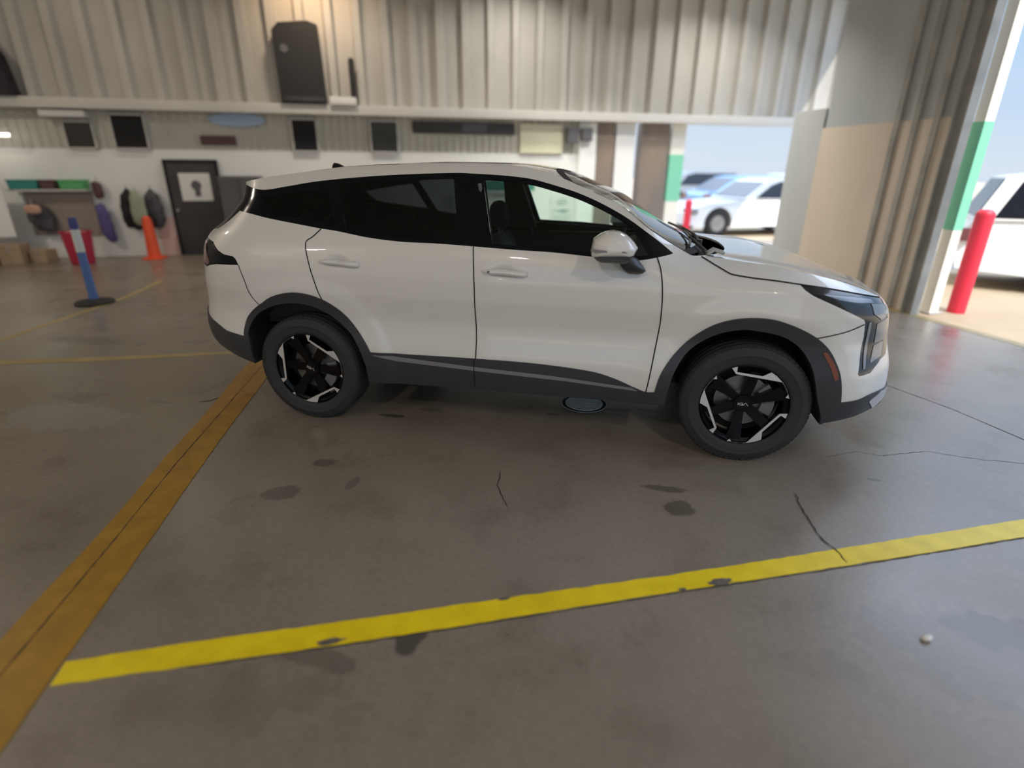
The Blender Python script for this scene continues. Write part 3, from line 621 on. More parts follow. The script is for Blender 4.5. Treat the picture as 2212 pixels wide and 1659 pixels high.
# --- lamp insides
for sgn in (1, -1):
    L = parts[('headlamp', sgn)]
    def on(pts, lift):
        p = np.array(pts, float); return (side(p[:, 0], p[:, 1])+nside(p[:, 0], p[:, 1])*lift)*np.array([1, sgn, 1])
    def inlay(poly, name, m, lift, par):
        o_ = resamp(poly, closed=True, smooth=False, step=.02); lo_ = np.min(o_, 0); hi_ = np.max(o_, 0)
        a_, b_ = np.meshgrid(np.arange(lo_[0], hi_[0], .02), np.arange(lo_[1], hi_[1], .02)); V_, T_ = cdt(o_, [], np.stack([a_.ravel(), b_.ravel()], 1))
        return patch(name, m, par, side(V_[:, 0], V_[:, 1])*np.array([1, sgn, 1]), nside(V_[:, 0], V_[:, 1])*np.array([1, sgn, 1]), T_, lift, lift*.9)
    inlay([(3.05, 1.015), (3.20, .998), (3.33, .975), (3.33, .955), (3.20, .968), (3.12, .985)], 'light_bar', M['lampgrey'], .003, L)
    inlay([(3.245, .86), (3.262, .86), (3.250, .70), (3.232, .60), (3.220, .60), (3.234, .72)], 'light_bar', M['lampgrey'], .004, L)
    inlay([(3.30, .955), (3.455, .925), (3.46, .885), (3.34, .862), (3.285, .90)], 'lens', M['lampgrey'], .004, L)
    inlay([(3.305, .845), (3.43, .865), (3.40, .745), (3.30, .735)], 'lens', M['lampgrey'], .003, L)
    inlay([(3.298, .72), (3.385, .735), (3.36, .655), (3.27, .625)], 'lens', M['lampgrey'], .003, L)
    Tl = parts[('tail_lamp', sgn)]
    inlay([(-.70, 1.165), (-.665, 1.165), (-.575, 1.035), (-.60, 1.02), (-.70, 1.03)], 'tail_lens', M['redlens'], .003, Tl)['label'] = 'dull red lens in the black lamp'
    inlay([(-.98, 1.09), (-.72, 1.10), (-.72, 1.07), (-.98, 1.065)], 'tail_lens', M['redlens'], .003, Tl)

# --- door handles
for sgn in (1, -1):
    for key, pts in (('rear_door', FT['han_r']), ('front_door', FT['han_f'])):
        x0_, x1_ = min(p[0] for p in pts), max(p[0] for p in pts); zc0 = pts[0][1]-.002; zc1 = (pts[3][1]+pts[4][1])/2
        v = []; n = 18; K = 12
        for i in range(n):
            t = i/(n-1); x_ = x0_+(x1_-x0_)*t; z_ = zc0+(zc1-zc0)*t; hz = .0175*min(1, (t*3.2)**.8+.12) if t < .9 else .0175-.10*(t-.9)*.3
            out = .044*min(1, math.sin(math.pi*min(max(t, .0), 1.0))**.45+.12); c_ = side(x_, z_)
            wy = W0-.004
            for k in range(K):
                a_ = 2*math.pi*k/K; v.append((x_, sgn*-(abs(c_[1])+.0+out*.5+math.cos(a_)*out*.55), z_+math.sin(a_)*hz))
        f = [(i*K+k, i*K+(k+1) % K, (i+1)*K+(k+1) % K, (i+1)*K+k) for i in range(n-1) for k in range(K)]+[tuple(range(K))[::-1], tuple(range((n-1)*K, n*K))]
        g = G(); g.add(v, f); h_ = g.out('door_handle', M['paint'], parts[(key, sgn)], auto=50)
        if key == 'front_door':
            g = G(); yk = abs(side(1.262, 1.07)[1])+.040; g.box(1.255, 1.269, min(-sgn*yk, -sgn*(yk-.012)), max(-sgn*yk, -sgn*(yk-.012)), 1.066, 1.077); g.out('handle_sensor', M['black'], parts[(key, sgn)])
    

# --- mirrors
MH = [(1.847, 1.204), (1.844, 1.234), (1.853, 1.286), (1.886, 1.308), (1.919, 1.323), (1.953, 1.326), (1.987, 1.321), (2.022, 1.305), (2.045, 1.287), (2.064, 1.267), (2.082, 1.244), (2.066, 1.208), (2.056, 1.201), (2.005, 1.2), (1.854, 1.194)]
def blob(out, prof, sgn, close=True):
    """outline in (x, z) lofted along y; prof = (y, scale, dx, dz)"""
    p = np.array(resamp(out, closed=True, smooth=False, step=.012)); c_ = p.mean(0); v = []; n = len(p)
    for (y, k, dx, dz) in prof:
        q = c_+(p-c_)*k; v += [(a+dx, sgn*y, b+dz) for a, b in q]
    f = [(j*n+i, j*n+(i+1) % n, (j+1)*n+(i+1) % n, (j+1)*n+i) for j in range(len(prof)-1) for i in range(n)]+[tuple(range(n))[::-1], tuple(range((len(prof)-1)*n, len(prof)*n))]
    return v, f
for sgn in (1, -1):
    g = G(); g.add(*blob(MH, [(-1.145, .30, .01, -.005), (-1.14, .55, .008, -.004), (-1.125, .78, .005, -.002), (-1.10, .92, 0, 0), (-1.06, 1., 0, 0), (-.99, 1.0, 0, 0), (-.93, .93, 0, 0), (-.90, .8, 0, 0)], sgn))
    mh = g.out('mirror_housing', M['paint'], car, auto=60)
    g = G(); g.prism([(1.849, 1.243), (1.93, 1.240), (2.02, 1.237), (2.034, 1.230), (1.93, 1.228), (1.850, 1.230)], 1, sgn*-1.1445, sgn*-1.04); g.out('signal_strip', M['led'], mh)
    ML = [(1.853, 1.199), (1.874, 1.180), (1.903, 1.168), (1.99, 1.168), (2.03, 1.168), (2.060, 1.183), (2.064, 1.203), (1.95, 1.204)]
    g = G(); g.add(*blob(ML, [(-1.115, .80, 0, .006), (-1.09, .95, 0, 0), (-1.04, 1., 0, 0), (-.93, .9, 0, 0)], sgn)); g.out('mirror_base', M['clad'], mh, auto=60)
    MS = [(1.988, 1.180), (2.009, 1.128), (2.028, 1.106), (2.047, 1.096), (2.091, 1.094), (2.121, 1.101), (2.135, 1.115), (2.118, 1.137), (2.085, 1.175), (2.061, 1.19)]
    g = G(); g.add(*blob(MS, [(-1.02, .55, -.04, .03), (-.99, .9, -.015, .012), (-.96, 1., 0, 0), (-.90, .95, 0.005, -.005)], sgn)); g.out('mirror_stalk', M['clad'], mh, auto=60)
    g = G(); g.prism([(1.86, 1.21), (1.866, 1.28), (1.90, 1.30), (1.90, 1.21)], 1, sgn*-1.10, sgn*-.93)
    

# --- wheels
motif = [(2.659, .587), (2.689, .597), (2.69, .562), (2.829, .548), (2.874, .580), (2.907, .558), (2.944, .519), (2.972, .479), (2.996, .428), (2.968, .431), (2.981, .455), (2.962, .489), (2.936, .52), (2.919, .523), (2.686, .55)]
motif = [(x-2.756, z-.362) for x, z in motif]
mot_clip = []
for x, z in motif:
    r = math.hypot(x, z); k = min(1, .2415/r); mot_clip.append((x*k, z*k))
def rot2(p, a): return [(x*math.cos(a)-z*math.sin(a), x*math.sin(a)+z*math.cos(a)) for x, z in p]
def make_wheel(parent):
    w = bpy.data.objects.new('wheel', None); C.objects.link(w); w.parent = parent
    g = G(); pr = [(.243, -.100), (.252, -.112), (.262, -.1165), (.285, -.121), (.300, -.1215), (.303, -.1235), (.308, -.1235), (.311, -.121), (.330, -.114), (.344, -.108), (.353, -.099), (.3585, -.088), (.360, -.080)]
    for y_ in (-.052, -.0, .052): pr += [(.3615, y_-.012), (.3615, y_-.006), (.353, y_-.005), (.353, y_+.005), (.3615, y_+.006), (.3615, y_+.012)]
    pr += [(.360, .080), (.353, .099), (.330, .114), (.285, .121), (.262, .1165), (.243, .100)]
    g.lathe([(r, y) for r, y in pr], seg=96, axis=1)
    # shoulder blocks
    for i in range(72):
        t = 2*math.pi*(i+.5)/72
        for sy in (-1, 1):
            v = []
            for dt, rr, yy in ((-.030, .347, .1055), (.030, .347, .1055), (.030, .3590, .088), (-.030, .3590, .088)):
                for e_ in (0, .0028):
                    v.append(((rr+e_)*math.cos(t+dt), sy*(yy+e_*.8), (rr+e_)*math.sin(t+dt)))
            g.add(v, [(0, 2, 4, 6), (1, 7, 5, 3), (0, 1, 3, 2), (2, 3, 5, 4), (4, 5, 7, 6), (6, 7, 1, 0)])
    g.out('tyre', M['tyre'], w, auto=40)
    g = G(); g.lathe([(.2445, -.100), (.2455, -.106), (.2425, -.108), (.2395, -.104), (.236, -.094), (.226, -.080), (.218, -.03), (.218, .06), (.232, .100)], seg=96, axis=1)
    g.lathe([(.2395, -.1045), (.236, -.094), (.222, -.088), (.215, -.082)], seg=96, axis=1)
    for k in range(3):
        a = k*2*math.pi/3
        v, f = [], []
        q = rot2([(x*1.0, z*1.0) for x, z in mot_clip], a); g.prism([(x*.985, z*.985) for x, z in q], 1, -.1025, -.070)
        for ang, w0, w1, r1, yo in ((math.radians(80), .030, .026, .205, -.096), (math.radians(140), .022, .030, .236, -.092), (math.radians(28), .016, .026, .22, -.094)):
            an = a+ang; dx, dz = math.cos(an), math.sin(an); px_, pz_ = -dz, dx
            def P_(r, o_): return (dx*r+px_*o_, dz*r+pz_*o_)
            v = []
            for (r, wd, yf, yb_) in ((.035, w0*.9, -.070, -.035), (.12, w0, -.078, -.045), (r1, w1, yo, -.06)):
                for (o_, yy) in ((-wd, yf), (wd, yf), (wd, yb_), (-wd, yb_)):
                    x_, z_ = P_(r, o_); v.append((x_, yy, z_))
            f = [(0, 1, 5, 4), (1, 2, 6, 5), (2, 3, 7, 6), (3, 0, 4, 7), (4, 5, 9, 8), (5, 6, 10, 9), (6, 7, 11, 10), (7, 4, 8, 11), (8, 9, 10, 11), (3, 2, 1, 0)]
            g.add(v, f)
    g.cyl((0, -.080, 0), .052, .05, 40, 1)
    g.out('rim', M['rim'], w, auto=30)
    for k in range(3):
        g = G(); g.prism(rot2(mot_clip, k*2*math.pi/3), 1, -.1065, -.1020); g.out('machined_face', M['mach'], w, auto=20)
    g = G(); g.cyl((0, -.085, 0), .033, .012, 36, 1, r2=.034)
    cc = g.out('centre_cap', M['blackgloss'], w)
    # the maker's letters on the cap, drawn as flat strokes
    S = .0265; st = [[(-1, .28), (-1, -.28)], [(-.92, -.05), (-.62, .22), (-.45, .28)], [(-.95, -.02), (-.60, -.2), (-.42, -.28)], [(-.30, -.28), (-.22, .2), (-.05, .28), (.02, .24), (.10, -.26)], [(.12, -.26), (.42, .24), (.58, .26), (.95, -.28)], [(.95, .28), (.92, .28)]]
    st = [[(-1.05, .30), (-1.05, -.30)], [(-.40, .30), (-.98, .0), (-.45, -.28), (-.32, -.28), (-.15, .30)], [(-.15, .30), (-.12, -.28)], [(.0, -.28), (.38, .24), (.55, .24), (1.0, -.28)]]
    g = G()
    for ln in st:
        for (a_, b_) in zip(ln[:-1], ln[1:]):
            d_ = np.array(b_)-np.array(a_); d_ = d_/np.linalg.norm(d_); q_ = np.array([-d_[1], d_[0]])*.055
            A_, B_ = np.array(a_)-d_*.03, np.array(b_)+d_*.03
            g.prism([tuple((A_+q_)*S), tuple((B_+q_)*S), tuple((B_-q_)*S), tuple((A_-q_)*S)], 1, -.0868, -.0850)
    g.out('maker_badge', M['mach'], w, auto=20)
    g = G()
    g.cyl((0, -.020, 0), .155, .022, 64, 1); g.cyl((0, -.045, 0), .075, .03, 40, 1)
    g.out('brake_disc', M['disc'], w, auto=30)
    g = G(); g.v = []
    pts = [(.175*math.cos(t), .175*math.sin(t)) for t in np.linspace(-.45, .75, 10)]+[(.105*math.cos(t), .105*math.sin(t)) for t in np.linspace(.75, -.45, 10)]
    g.prism(pts, 1, -.050, .03); g.out('brake_caliper', M['caliper'], w, auto=30)
    g = G(); g.cyl((0, .03, 0), .212, .01, 48, 1); g.out('wheel_backing', M['black'], w)
    return w
YWC = -.795
wf = make_wheel(car); wf.location = (2.756, YWC, .3615)
wr = copy_tree(wf, car); wr.location = (0.0, YWC, .3615); wr.rotation_euler = (0, math.radians(25.5), 0)
for x_, a_ in ((2.756, .7), (0, 1.9)):
    w_ = copy_tree(wf, car); w_.location = (x_, -YWC, .3615); w_.rotation_euler = (0, a_, math.pi)

# --- wheel wells, floor pan, flaps
for sgn in (1, -1):
    for nm, poly in (('front', fi), ('rear', ri)):
        v = []; n = len(poly)
        for d_ in (.004, .02, .35):
            P3 = side(np.array(poly)[:, 0], np.array(poly)[:, 1]); N_ = np.array([0, 1, 0])
            v += [(p[0], sgn*(p[1]+d_+(.0 if d_ < .3 else 0)), p[2]) for p in P3]
        f = [(j*n+i, j*n+i+1, (j+1)*n+i+1, (j+1)*n+i) for j in range(2) for i in range(n-1)]+[tuple(range(2*n, 3*n))]
        mk('wheel_well', v, f, M['black'], car)
g = G(); g.box(.46, 2.28, -.84, .84, .30, .36); g.box(-.85, -.37, -.62, .62, .40, .46); g.box(-.37, .46, -.55, .55, .36, .5); g.box(2.28, 3.1, -.55, .55, .30, .5); g.box(3.1, 3.45, -.60, .60, .31, .36)
g.out('underbody', M['black'], car)
for sgn in (1, -1):
    g = G(); g.prism([(3.01, .30), (3.10, .30), (3.085, .235), (3.060, .215), (3.045, .225)], 1, sgn*-.90, sgn*-.74); g.out('mud_flap', M['clad'], car)
    g = G(); g.box(.46, .52, sgn*-.86, sgn*-.80, .28, .34); g.out('jacking_bracket', M['clad'], car)
    g = G(); g.box(2.262, 2.282, sgn*-.885, sgn*-.60, .30, .46); g.out('arch_liner_flap', M['cab'], car)

# --- inside
g = G(); g.box(.05, 2.75, -.78, .78, .38, .42); g.box(-.45, .05, -.70, .70, .62, .68); g.out('cabin_floor', M['interior'], car)
for sgn in (1, -1):
    g = G(); g.box(.30, 2.30, sgn*-.82, sgn*-.76, .40, 1.135, b=.02); g.box(-.42, .30, sgn*-.74, sgn*-.68, .66, 1.20, b=.02)
    g.out('door_lining', M['interior'], car)
    g = G(); P0 = [(1.02, -.835, 1.16), (1.06, -.70, 1.59)]
    v = [(.99, sgn*-.80, 1.16), (1.25, sgn*-.80, 1.16), (1.14, sgn*-.585, 1.575), (1.01, sgn*-.585, 1.575)]; v2 = [(a_, b_+sgn*.05, c_) for a_, b_, c_ in v]
    g.add(v+v2, [(0, 1, 2, 3), (7, 6, 5, 4), (0, 4, 5, 1), (1, 5, 6, 2), (2, 6, 7, 3), (3, 7, 4, 0)]); g.out('centre_pillar', M['interior'], car)
    g = G(); g.tube([(1.15, sgn*-.70, 1.54), (1.19, sgn*-.735, 1.35), (1.22, sgn*-.76, 1.10)], .012, 6); g.out('seat_belt', M['cab'], car)
g = G(); g.box(2.02, 2.42, -.74, .74, .70, 1.13, b=.05); g.prism([(2.0, .95), (2.1, 1.16), (2.45, 1.12), (2.45, .8), (2.1, .7)], 1, -.72, .72); g.out('dashboard', M['interior'], car)
g = G(); g.lathe([(.185+.014*math.cos(t), .014*math.sin(t)) for t in np.linspace(0, 2*math.pi, 9)], seg=32, axis=0); g.cyl((0, 0, 0), .05, .03, 16, 0); g.box(.0, .02, -.18, .18, -.015, .015)
sw = g.out('steering_wheel', M['interior'], car, loc=(1.93, .37, 1.03)); sw.rotation_euler = (0, math.radians(20), 0)
def seat(x, y):
    s = bpy.data.objects.new('seat', None); C.objects.link(s); s.parent = car; s.location = (x, y, 0)
    g = G(); g.box(-.25, .27, -.24, .24, .46, .62, b=.05); g.out('seat_cushion', M['seat'], s, auto=60)
    def shell(name, out, y0_, y1_):
        g = G(); g.add(*blob(out, [(y0_, .80, 0, 0), (y0_+.03, .95, 0, 0), (y0_+.07, 1, 0, 0), (y1_-.07, 1, 0, 0), (y1_-.03, .95, 0, 0), (y1_, .80, 0, 0)], 1)); return g.out(name, M['seat'], s, auto=60)
    shell('seat_back', [(-.18, .58), (-.04, .58), (-.12, .85), (-.20, 1.10), (-.23, 1.15), (-.30, 1.15), (-.33, 1.04), (-.27, .8)], -.24, .24)
    g = G(); g.lathe([(.02, -.06), (.10, -.055), (.125, -.03), (.130, 0), (.125, .03), (.10, .055), (.02, .06)], seg=24, axis=0); 
    h_ = g.out('headrest', M['seat'], s, auto=60); h_.location = (-.275, 0, 1.285); h_.scale = (1, 1.05, .85); h_.rotation_euler = (0, -.16, 0)
    g = G()
    for yy in (-.05, .05): g.tube([(-.27, yy, 1.12), (-.27, yy, 1.25)], .006, 6)
    g.out('headrest_post', M['steel'], s)
for y_ in (-.37, .37): seat(1.295, y_)
g = G(); g.box(.02, .50, -.66, .66, .60, .78, b=.05)
g.add(*blob([(.0, .74), (.14, .74), (.02, 1.05), (-.06, 1.20), (-.14, 1.20), (-.16, 1.1)], [(-.66, .9, 0, 0), (-.63, 1, 0, 0), (.63, 1, 0, 0), (.66, .9, 0, 0)], 1))
g.out('rear_bench', M['seat'], car, auto=60)
for y_ in (-.40, .40):
    g = G(); g.box(-.18, -.08, y_-.12, y_+.12, 1.21, 1.34, b=.04); g.out('rear_headrest', M['seat'], car, auto=60)
g = G(); g.box(1.60, 1.63, -.10, .10, 1.47, 1.535, b=.01); g.out('interior_mirror', M['interior'], car)
g = G(); g.box(2.60, 3.30, -.55, .55, .5, .80); g.out('engine_cover', M['black'], car)
# rear bulkhead so the cabin is dark behind
g = G(); g.box(-.86, -.80, -.50, .50, .55, 1.15); g.out('tailgate_lining', M['interior'], car)

# ------------------------------------------------------------------ the hall
ROT = AL
def rloc(a, n, z=0.): return W(a, n, z)
def rmesh(name, verts, faces, m, **k): return mk(name, verts, faces, m, loc=(0, 0, 0), rotz=ROT, **k)
def rout(g, name, m, a=0., n=0., z=0., auto=35, parent=None, rot=0.):
    if parent: return g.out(name, m, parent, auto=auto)
    return g.out(name, m, None, loc=W(a, n, z), rotz=ROT+rot, auto=auto)
def rthing(name, label, cat, a, n, z=0., rot=0., group=None): return thing(name, label, cat, W(a, n, z), ROT+rot, group)

# floor material: polished, stained concrete with a few localised stains and one painted reflection
def floor_mat():
    m = bpy.data.materials.new('polished_stained_concrete'); m.use_nodes = True; t = m.node_tree; b = t.nodes['Principled BSDF']; N = t.nodes.new; Lk = t.links.new
    g = N('ShaderNodeNewGeometry')
    def noise(sc, det=5., rough=.55, vec=None, st=None):
        n = N('ShaderNodeTexNoise'); n.inputs['Scale'].default_value = sc; n.inputs['Detail'].default_value = det; n.inputs['Roughness'].default_value = rough
        if st:
            mp_ = N('ShaderNodeMapping'); mp_.inputs['Scale'].default_value = st; mp_.inputs['Rotation'].default_value = (0, 0, -AL); Lk(g.outputs['Position'], mp_.inputs[0]); Lk(mp_.outputs[0], n.inputs['Vector'])
        else: Lk(g.outputs['Position'], n.inputs['Vector'])
        return n.outputs['Fac']
    def ramp(x, stops):
        r = N('ShaderNodeValToRGB'); el = r.color_ramp.elements; el[0].position, el[0].color = stops[0][0], (*stops[0][1], 1); el[1].position, el[1].color = stops[-1][0], (*stops[-1][1], 1)
        for p, c in stops[1:-1]: q = el.new(p); q.color = (*c, 1)
        Lk(x, r.inputs[0]); return r.outputs[0]
    def mix(f, a, b_, mode='MIX'):
        x = N('ShaderNodeMix'); x.data_type = 'RGBA'; x.blend_type = mode
        if isinstance(f, float): x.inputs[0].default_value = f
        else: Lk(f, x.inputs[0])
        for s_, v_ in ((6, a), (7, b_)):
            if isinstance(v_, tuple): x.inputs[s_].default_value = (*v_, 1)
            else: Lk(v_, x.inputs[s_])
        return x.outputs[2]
    col = ramp(noise(.55, 6), [(.3, (.195, .165, .130)), (.7, (.250, .215, .176))])
    fine = ramp(noise(38, 4, .7), [(.35, (.88, .88, .88)), (.65, (1.06, 1.06, 1.06))]); col = mix(1.0, col, fine, 'MULTIPLY')
    sm_ = ramp(noise(2.6, 6, .6), [(.34, (.84, .82, .80)), (.47, (1, 1, 1)), (.72, (1.06, 1.06, 1.05))]); col = mix(1.0, col, sm_, 'MULTIPLY')
    wn = N('ShaderNodeTexNoise'); wn.inputs['Scale'].default_value = 9.; wn.inputs['Detail'].default_value = 4; Lk(g.outputs['Position'], wn.inputs['Vector'])
    for (x, y, r, c, k) in STAINS_AND_SHEEN:
        v = N('ShaderNodeVectorMath'); v.operation = 'SUBTRACT'; Lk(g.outputs['Position'], v.inputs[0]); v.inputs[1].default_value = (x, y, 0)
        s_ = N('ShaderNodeVectorMath'); s_.operation = 'MULTIPLY'; Lk(v.outputs[0], s_.inputs[0]); s_.inputs[1].default_value = (1/r[0], 1/r[1], 0)
        l = N('ShaderNodeVectorMath'); l.operation = 'LENGTH'; Lk(s_.outputs[0], l.inputs[0])
        a_ = N('ShaderNodeMath'); a_.operation = 'MULTIPLY_ADD'; Lk(wn.outputs['Fac'], a_.inputs[0]); a_.inputs[1].default_value = 1.7; a_.inputs[2].default_value = -.85
        s2 = N('ShaderNodeMath'); s2.operation = 'ADD'; Lk(l.outputs['Value'], s2.inputs[0]); Lk(a_.outputs[0], s2.inputs[1])
        mr = N('ShaderNodeMapRange'); Lk(s2.outputs[0], mr.inputs[0]); mr.inputs[1].default_value = 1.0; mr.inputs[2].default_value = .80; mr.inputs[3].default_value = 0; mr.inputs[4].default_value = k
        col = mix(mr.outputs[0], col, c)
    Lk(col, b.inputs['Base Color'])
    rr = ramp(noise(1.3, 4), [(.3, (.24, .24, .24)), (.7, (.38, .38, .38))]); Lk(rr, b.inputs['Roughness'])
    b.inputs['Specular IOR Level'].default_value = .55
    bp = N('ShaderNodeBump'); bp.inputs['Strength'].default_value = .10; bp.inputs['Distance'].default_value = .004; Lk(noise(60, 5), bp.inputs['Height'])
    bp2 = N('ShaderNodeBump'); bp2.inputs['Strength'].default_value = .25; bp2.inputs['Distance'].default_value = .012; Lk(noise(1.6, 2), bp2.inputs['Height']); Lk(bp.outputs[0], bp2.inputs['Normal']); Lk(bp2.outputs[0], b.inputs['Normal'])
    return m
DK = (.055, .048, .042); BR = (.085, .068, .055); SHEEN = (.27, .255, .235)
STAINS_AND_SHEEN = [(1.365, -2.56, (.060, .075), DK, .85), (.32, -1.80, (.10, .075), BR, .6), (.378, -1.457, (.07, .05), DK, .55), (.647, -1.632, (.03, .08), BR, .5), (2.406, -1.482, (.085, .07), BR, .75),
          (2.32, -1.309, (.12, .035), BR, .7), (.493, -.751, (.11, .025), DK, .8), (1.604, -.477, (.055, .025), DK, .8), (2.02, -.30, (.10, .03), DK, .85), (2.25, -.26, (.12, .028), DK, .8),
          (3.557, -2.067, (.22, .10), BR, .45), (.727, -.592, (.10, .04), BR, .5), (3.45, -2.2, (.5, .25), BR, .22), (-1.682, -1.256, (.5, .22), SHEEN, .5), (-2.0, -.95, (.2, .1), BR, .3), (1.1, -2.72, (.14, .05), BR, .5), (3.491, -.956, (.05, .02), DK, .6), (-1.3, -.9, (.12, .03), DK, .35),  # the wide pale patch is reflected light painted into the floor colour
          (-3.2, .25, (.5, .12), BR, .4)]
M['floor'] = floor_mat()
fp = [(-13, -11), (6.35, -11), (6.35, 3.4), (12, 3.4), (12, 7.9), (-13, 7.9)]
g = G(); g.prism(fp, 2, -.1, 0.); struct(rout(g, 'floor', M['floor'], auto=0), 'polished grey concrete floor of the hall')
g = G(); g.prism([(6.35, -60), (90, -60), (90, 3.4), (6.35, 3.4)], 2, -.1, -.002); g.prism([(12, 3.4), (90, 3.4), (90, 7.9), (12, 7.9)], 2, -.1, -.002); g.prism([(-60, 7.9), (90, 7.9), (90, 110), (-60, 110)], 2, -.1, -.002); g.prism([(-60, -60), (6.35, -60), (6.35, -11), (-60, -11)], 2, -.1, -.002)
struct(rout(g, 'yard_ground', M['conc_out'], auto=0), 'sunlit tan concrete yard outside the doors')
CZ = 5.6
g = G(); g.prism([(-13, -11.2), (6.6, -11.2), (6.6, 1.0), (8.6, 3.6), (9.95, 5.75), (10.53, 6.66), (11.4, 8.0), (-13, 8.0)], 2, CZ, CZ+.12); struct(rout(g, 'ceiling', M['ceil'], auto=0), 'pale steel roof deck, its unseen right edge slanted to shape the sunlight')  # right edge slants, out of view, so a sun patch reaches the back wall

def ribbed(a0, a1, z0, z1, pitch, phase, wtop, slope, depth):
    """corrugated sheet facing -n at n=0"""
    xs = [(a0, 0.)]; k = math.ceil((a0-phase)/pitch)
    while True:
        c = phase+k*pitch
        if c-wtop/2-slope < a0: k += 1; continue
        if c+wtop/2+slope > a1: break
        xs += [(c-wtop/2-slope, 0.), (c-wtop/2, -depth), (c+wtop/2, -depth), (c+wtop/2+slope, 0.)]; k += 1
    xs.append((a1, 0.)); v = []; f = []
    for x, d in xs: v += [(x, d, z0), (x, d, z1)]
    for i in range(len(xs)-1): f.append((2*i, 2*i+2, 2*i+3, 2*i+1))
    v += [(a0, .06, z0), (a0, .06, z1), (a1, .06, z0), (a1, .06, z1)]; n = len(v)
    f += [(n-4, n-3, n-1, n-2)]
    return v, f
WN = 7.8
v, f = ribbed(-9, 11.2, 2.74, CZ, .505, -5.62, .12, .045, .12)
struct(mk('wall_back', v, f, M['steelrib'], loc=W(0, WN), rotz=ROT), 'grey corrugated steel upper wall')
v, f = ribbed(-9, 4.8, 1.93, 2.57, .15, -5.62, .05, .02, .02)
struct(mk('wall_back_band', v, f, M['steelrib2'], loc=W(0, WN), rotz=ROT), 'cream corrugated band under the ledge')
g = G(); g.box(-9, 4.8, 0, .1, 0, 1.93); struct(rout(g, 'wall_back_lower', M['wallwhite'], 0, WN-.02, auto=0), 'white board wall below the ledge')
g = G(); g.box(-9, 11.2, -.30, .06, 2.57, 2.74, b=.01); struct(rout(g, 'trim_1', M['trim'], 0, WN), 'grey steel ledge along the back wall')
g = G(); g.box(-.1, 0, -11, 8, 0, CZ); struct(rout(g, 'wall_left', M['steelrib'], -9, 0, auto=0), 'grey steel wall on the left')
g = G(); g.box(-9, -7, -.1, 0, 0, CZ); g.box(4.0, 6.45, -.1, 0, 0, CZ); g.box(-7, 4.0, -.1, 0, 4.5, CZ); struct(rout(g, 'wall_rear', M['steelrib'], 0, -11, auto=0), 'wall behind the camera with a wide doorway')
g = G(); g.box(0, .12, -11, -7.0, 0, CZ); g.box(0, .12, -7.0, .72, 5.3, CZ); struct(rout(g, 'wall_right', M['steelrib'], 6.45, 0, auto=0), 'side wall with the open roller doorway')
# side wall stub between the two doorways
g = G(); g.box(0, .22, .95, 2.98, 0, 2.19); struct(rout(g, 'wall_side_lower', M['tan'], 6.42, 0, auto=0), 'tan weathered lower side wall')
g = G(); g.box(0, .24, 2.98, 3.62, 0, 2.45); struct(rout(g, 'wall_side_end', M['slate'], 6.42, 0, auto=0), 'dark grey end panel of the side wall')
g = G(); g.box(.02, .20, .95, 2.95, 2.19, CZ); struct(rout(g, 'wall_side_upper', M['slate'], 6.42, 0, auto=0), 'dark grey upper side wall')
g = G()
for n_ in (1.15, 1.42, 1.68): g.box(-.03, .0, n_, n_+.07, 0.02, CZ)
struct(rout(g, 'trim_2', M['steel'], 6.42, 0, auto=0), 'steel wall studs')
g = G(); g.box(-.05, .03, .79, .945, 0, 4.7); g.box(-.09, -.05, .79, .81, 0, 4.7); g.box(-.09, -.05, .925, .945, 0, 4.7)
tag(rout(g, 'door_track', M['steel'], 6.42, 0, auto=0), 'galvanised steel track at the near edge of the tan wall', 'door track')
# columns of the back wall, right part
def col(name, a0, a1, m, label, dn=0., z1=2.57, th=.25):
    g = G(); g.box(0, a1-a0, -.02, th, 0, z1); o = rout(g, name, m, a0, WN-.02+dn, auto=0); return tag(o, label, 'column')
col('steel_column', 4.80, 5.20, M['rust'], 'dark grey steel column between the white wall and the white post')
col('white_post', 5.24, 5.68, M['wallwhite'], 'wide white post between two dark columns')
col('steel_column', 5.84, 6.50, M['rust'], 'wide brown grey column left of the green banded post by the far doorway')
def banded_post(a, n, wd, z0, z1, zt, label):
    t = rthing('banded_post', label, 'post', a, n)
    for (q0, q1, m_) in ((0, z0, 'cream'), (z1, zt, 'cream')):
        g = G(); g.box(-wd/2, wd/2, -wd/2, wd/2, q0, q1); g.out('post_shaft', M[m_], t, auto=0)
    g = G(); g.box(-wd/2-.004, wd/2+.004, -wd/2-.004, wd/2+.004, z0, z1); g.out('green_band', M['green'], t, auto=0)['label'] = 'mint green painted band'
    g = G(); g.box(-wd/2-.04, wd/2+.04, -wd/2-.04, wd/2+.04, 0, .02); g.out('base_plate', M['steel'], t, auto=0)
banded_post(6.66, .845, .125, .99, 2.13, 4.7, 'tall cream post with a mint green band beside the right doorway')
banded_post(6.74, WN+.15, .34, .95, 1.95, 2.57, 'cream post with a faint green band at the left of the far doorway')
def bollard(a, n, r, h, label):
    g = G(); g.lathe([(0, h+.03), (r*.6, h+.022), (r*.95, h-.01), (r, h-.04), (r, 0), (0, 0)][::-1], seg=24); return tag(rout(g, 'bollard', M['red'], a, n, auto=50), label, 'bollard')
bollard(7.02, .80, .095, 1.19, 'red bollard in front of the white car at the right doorway')
bollard(7.50, WN+.55, .085, .93, 'red bollard in the far doorway beyond the bonnet')

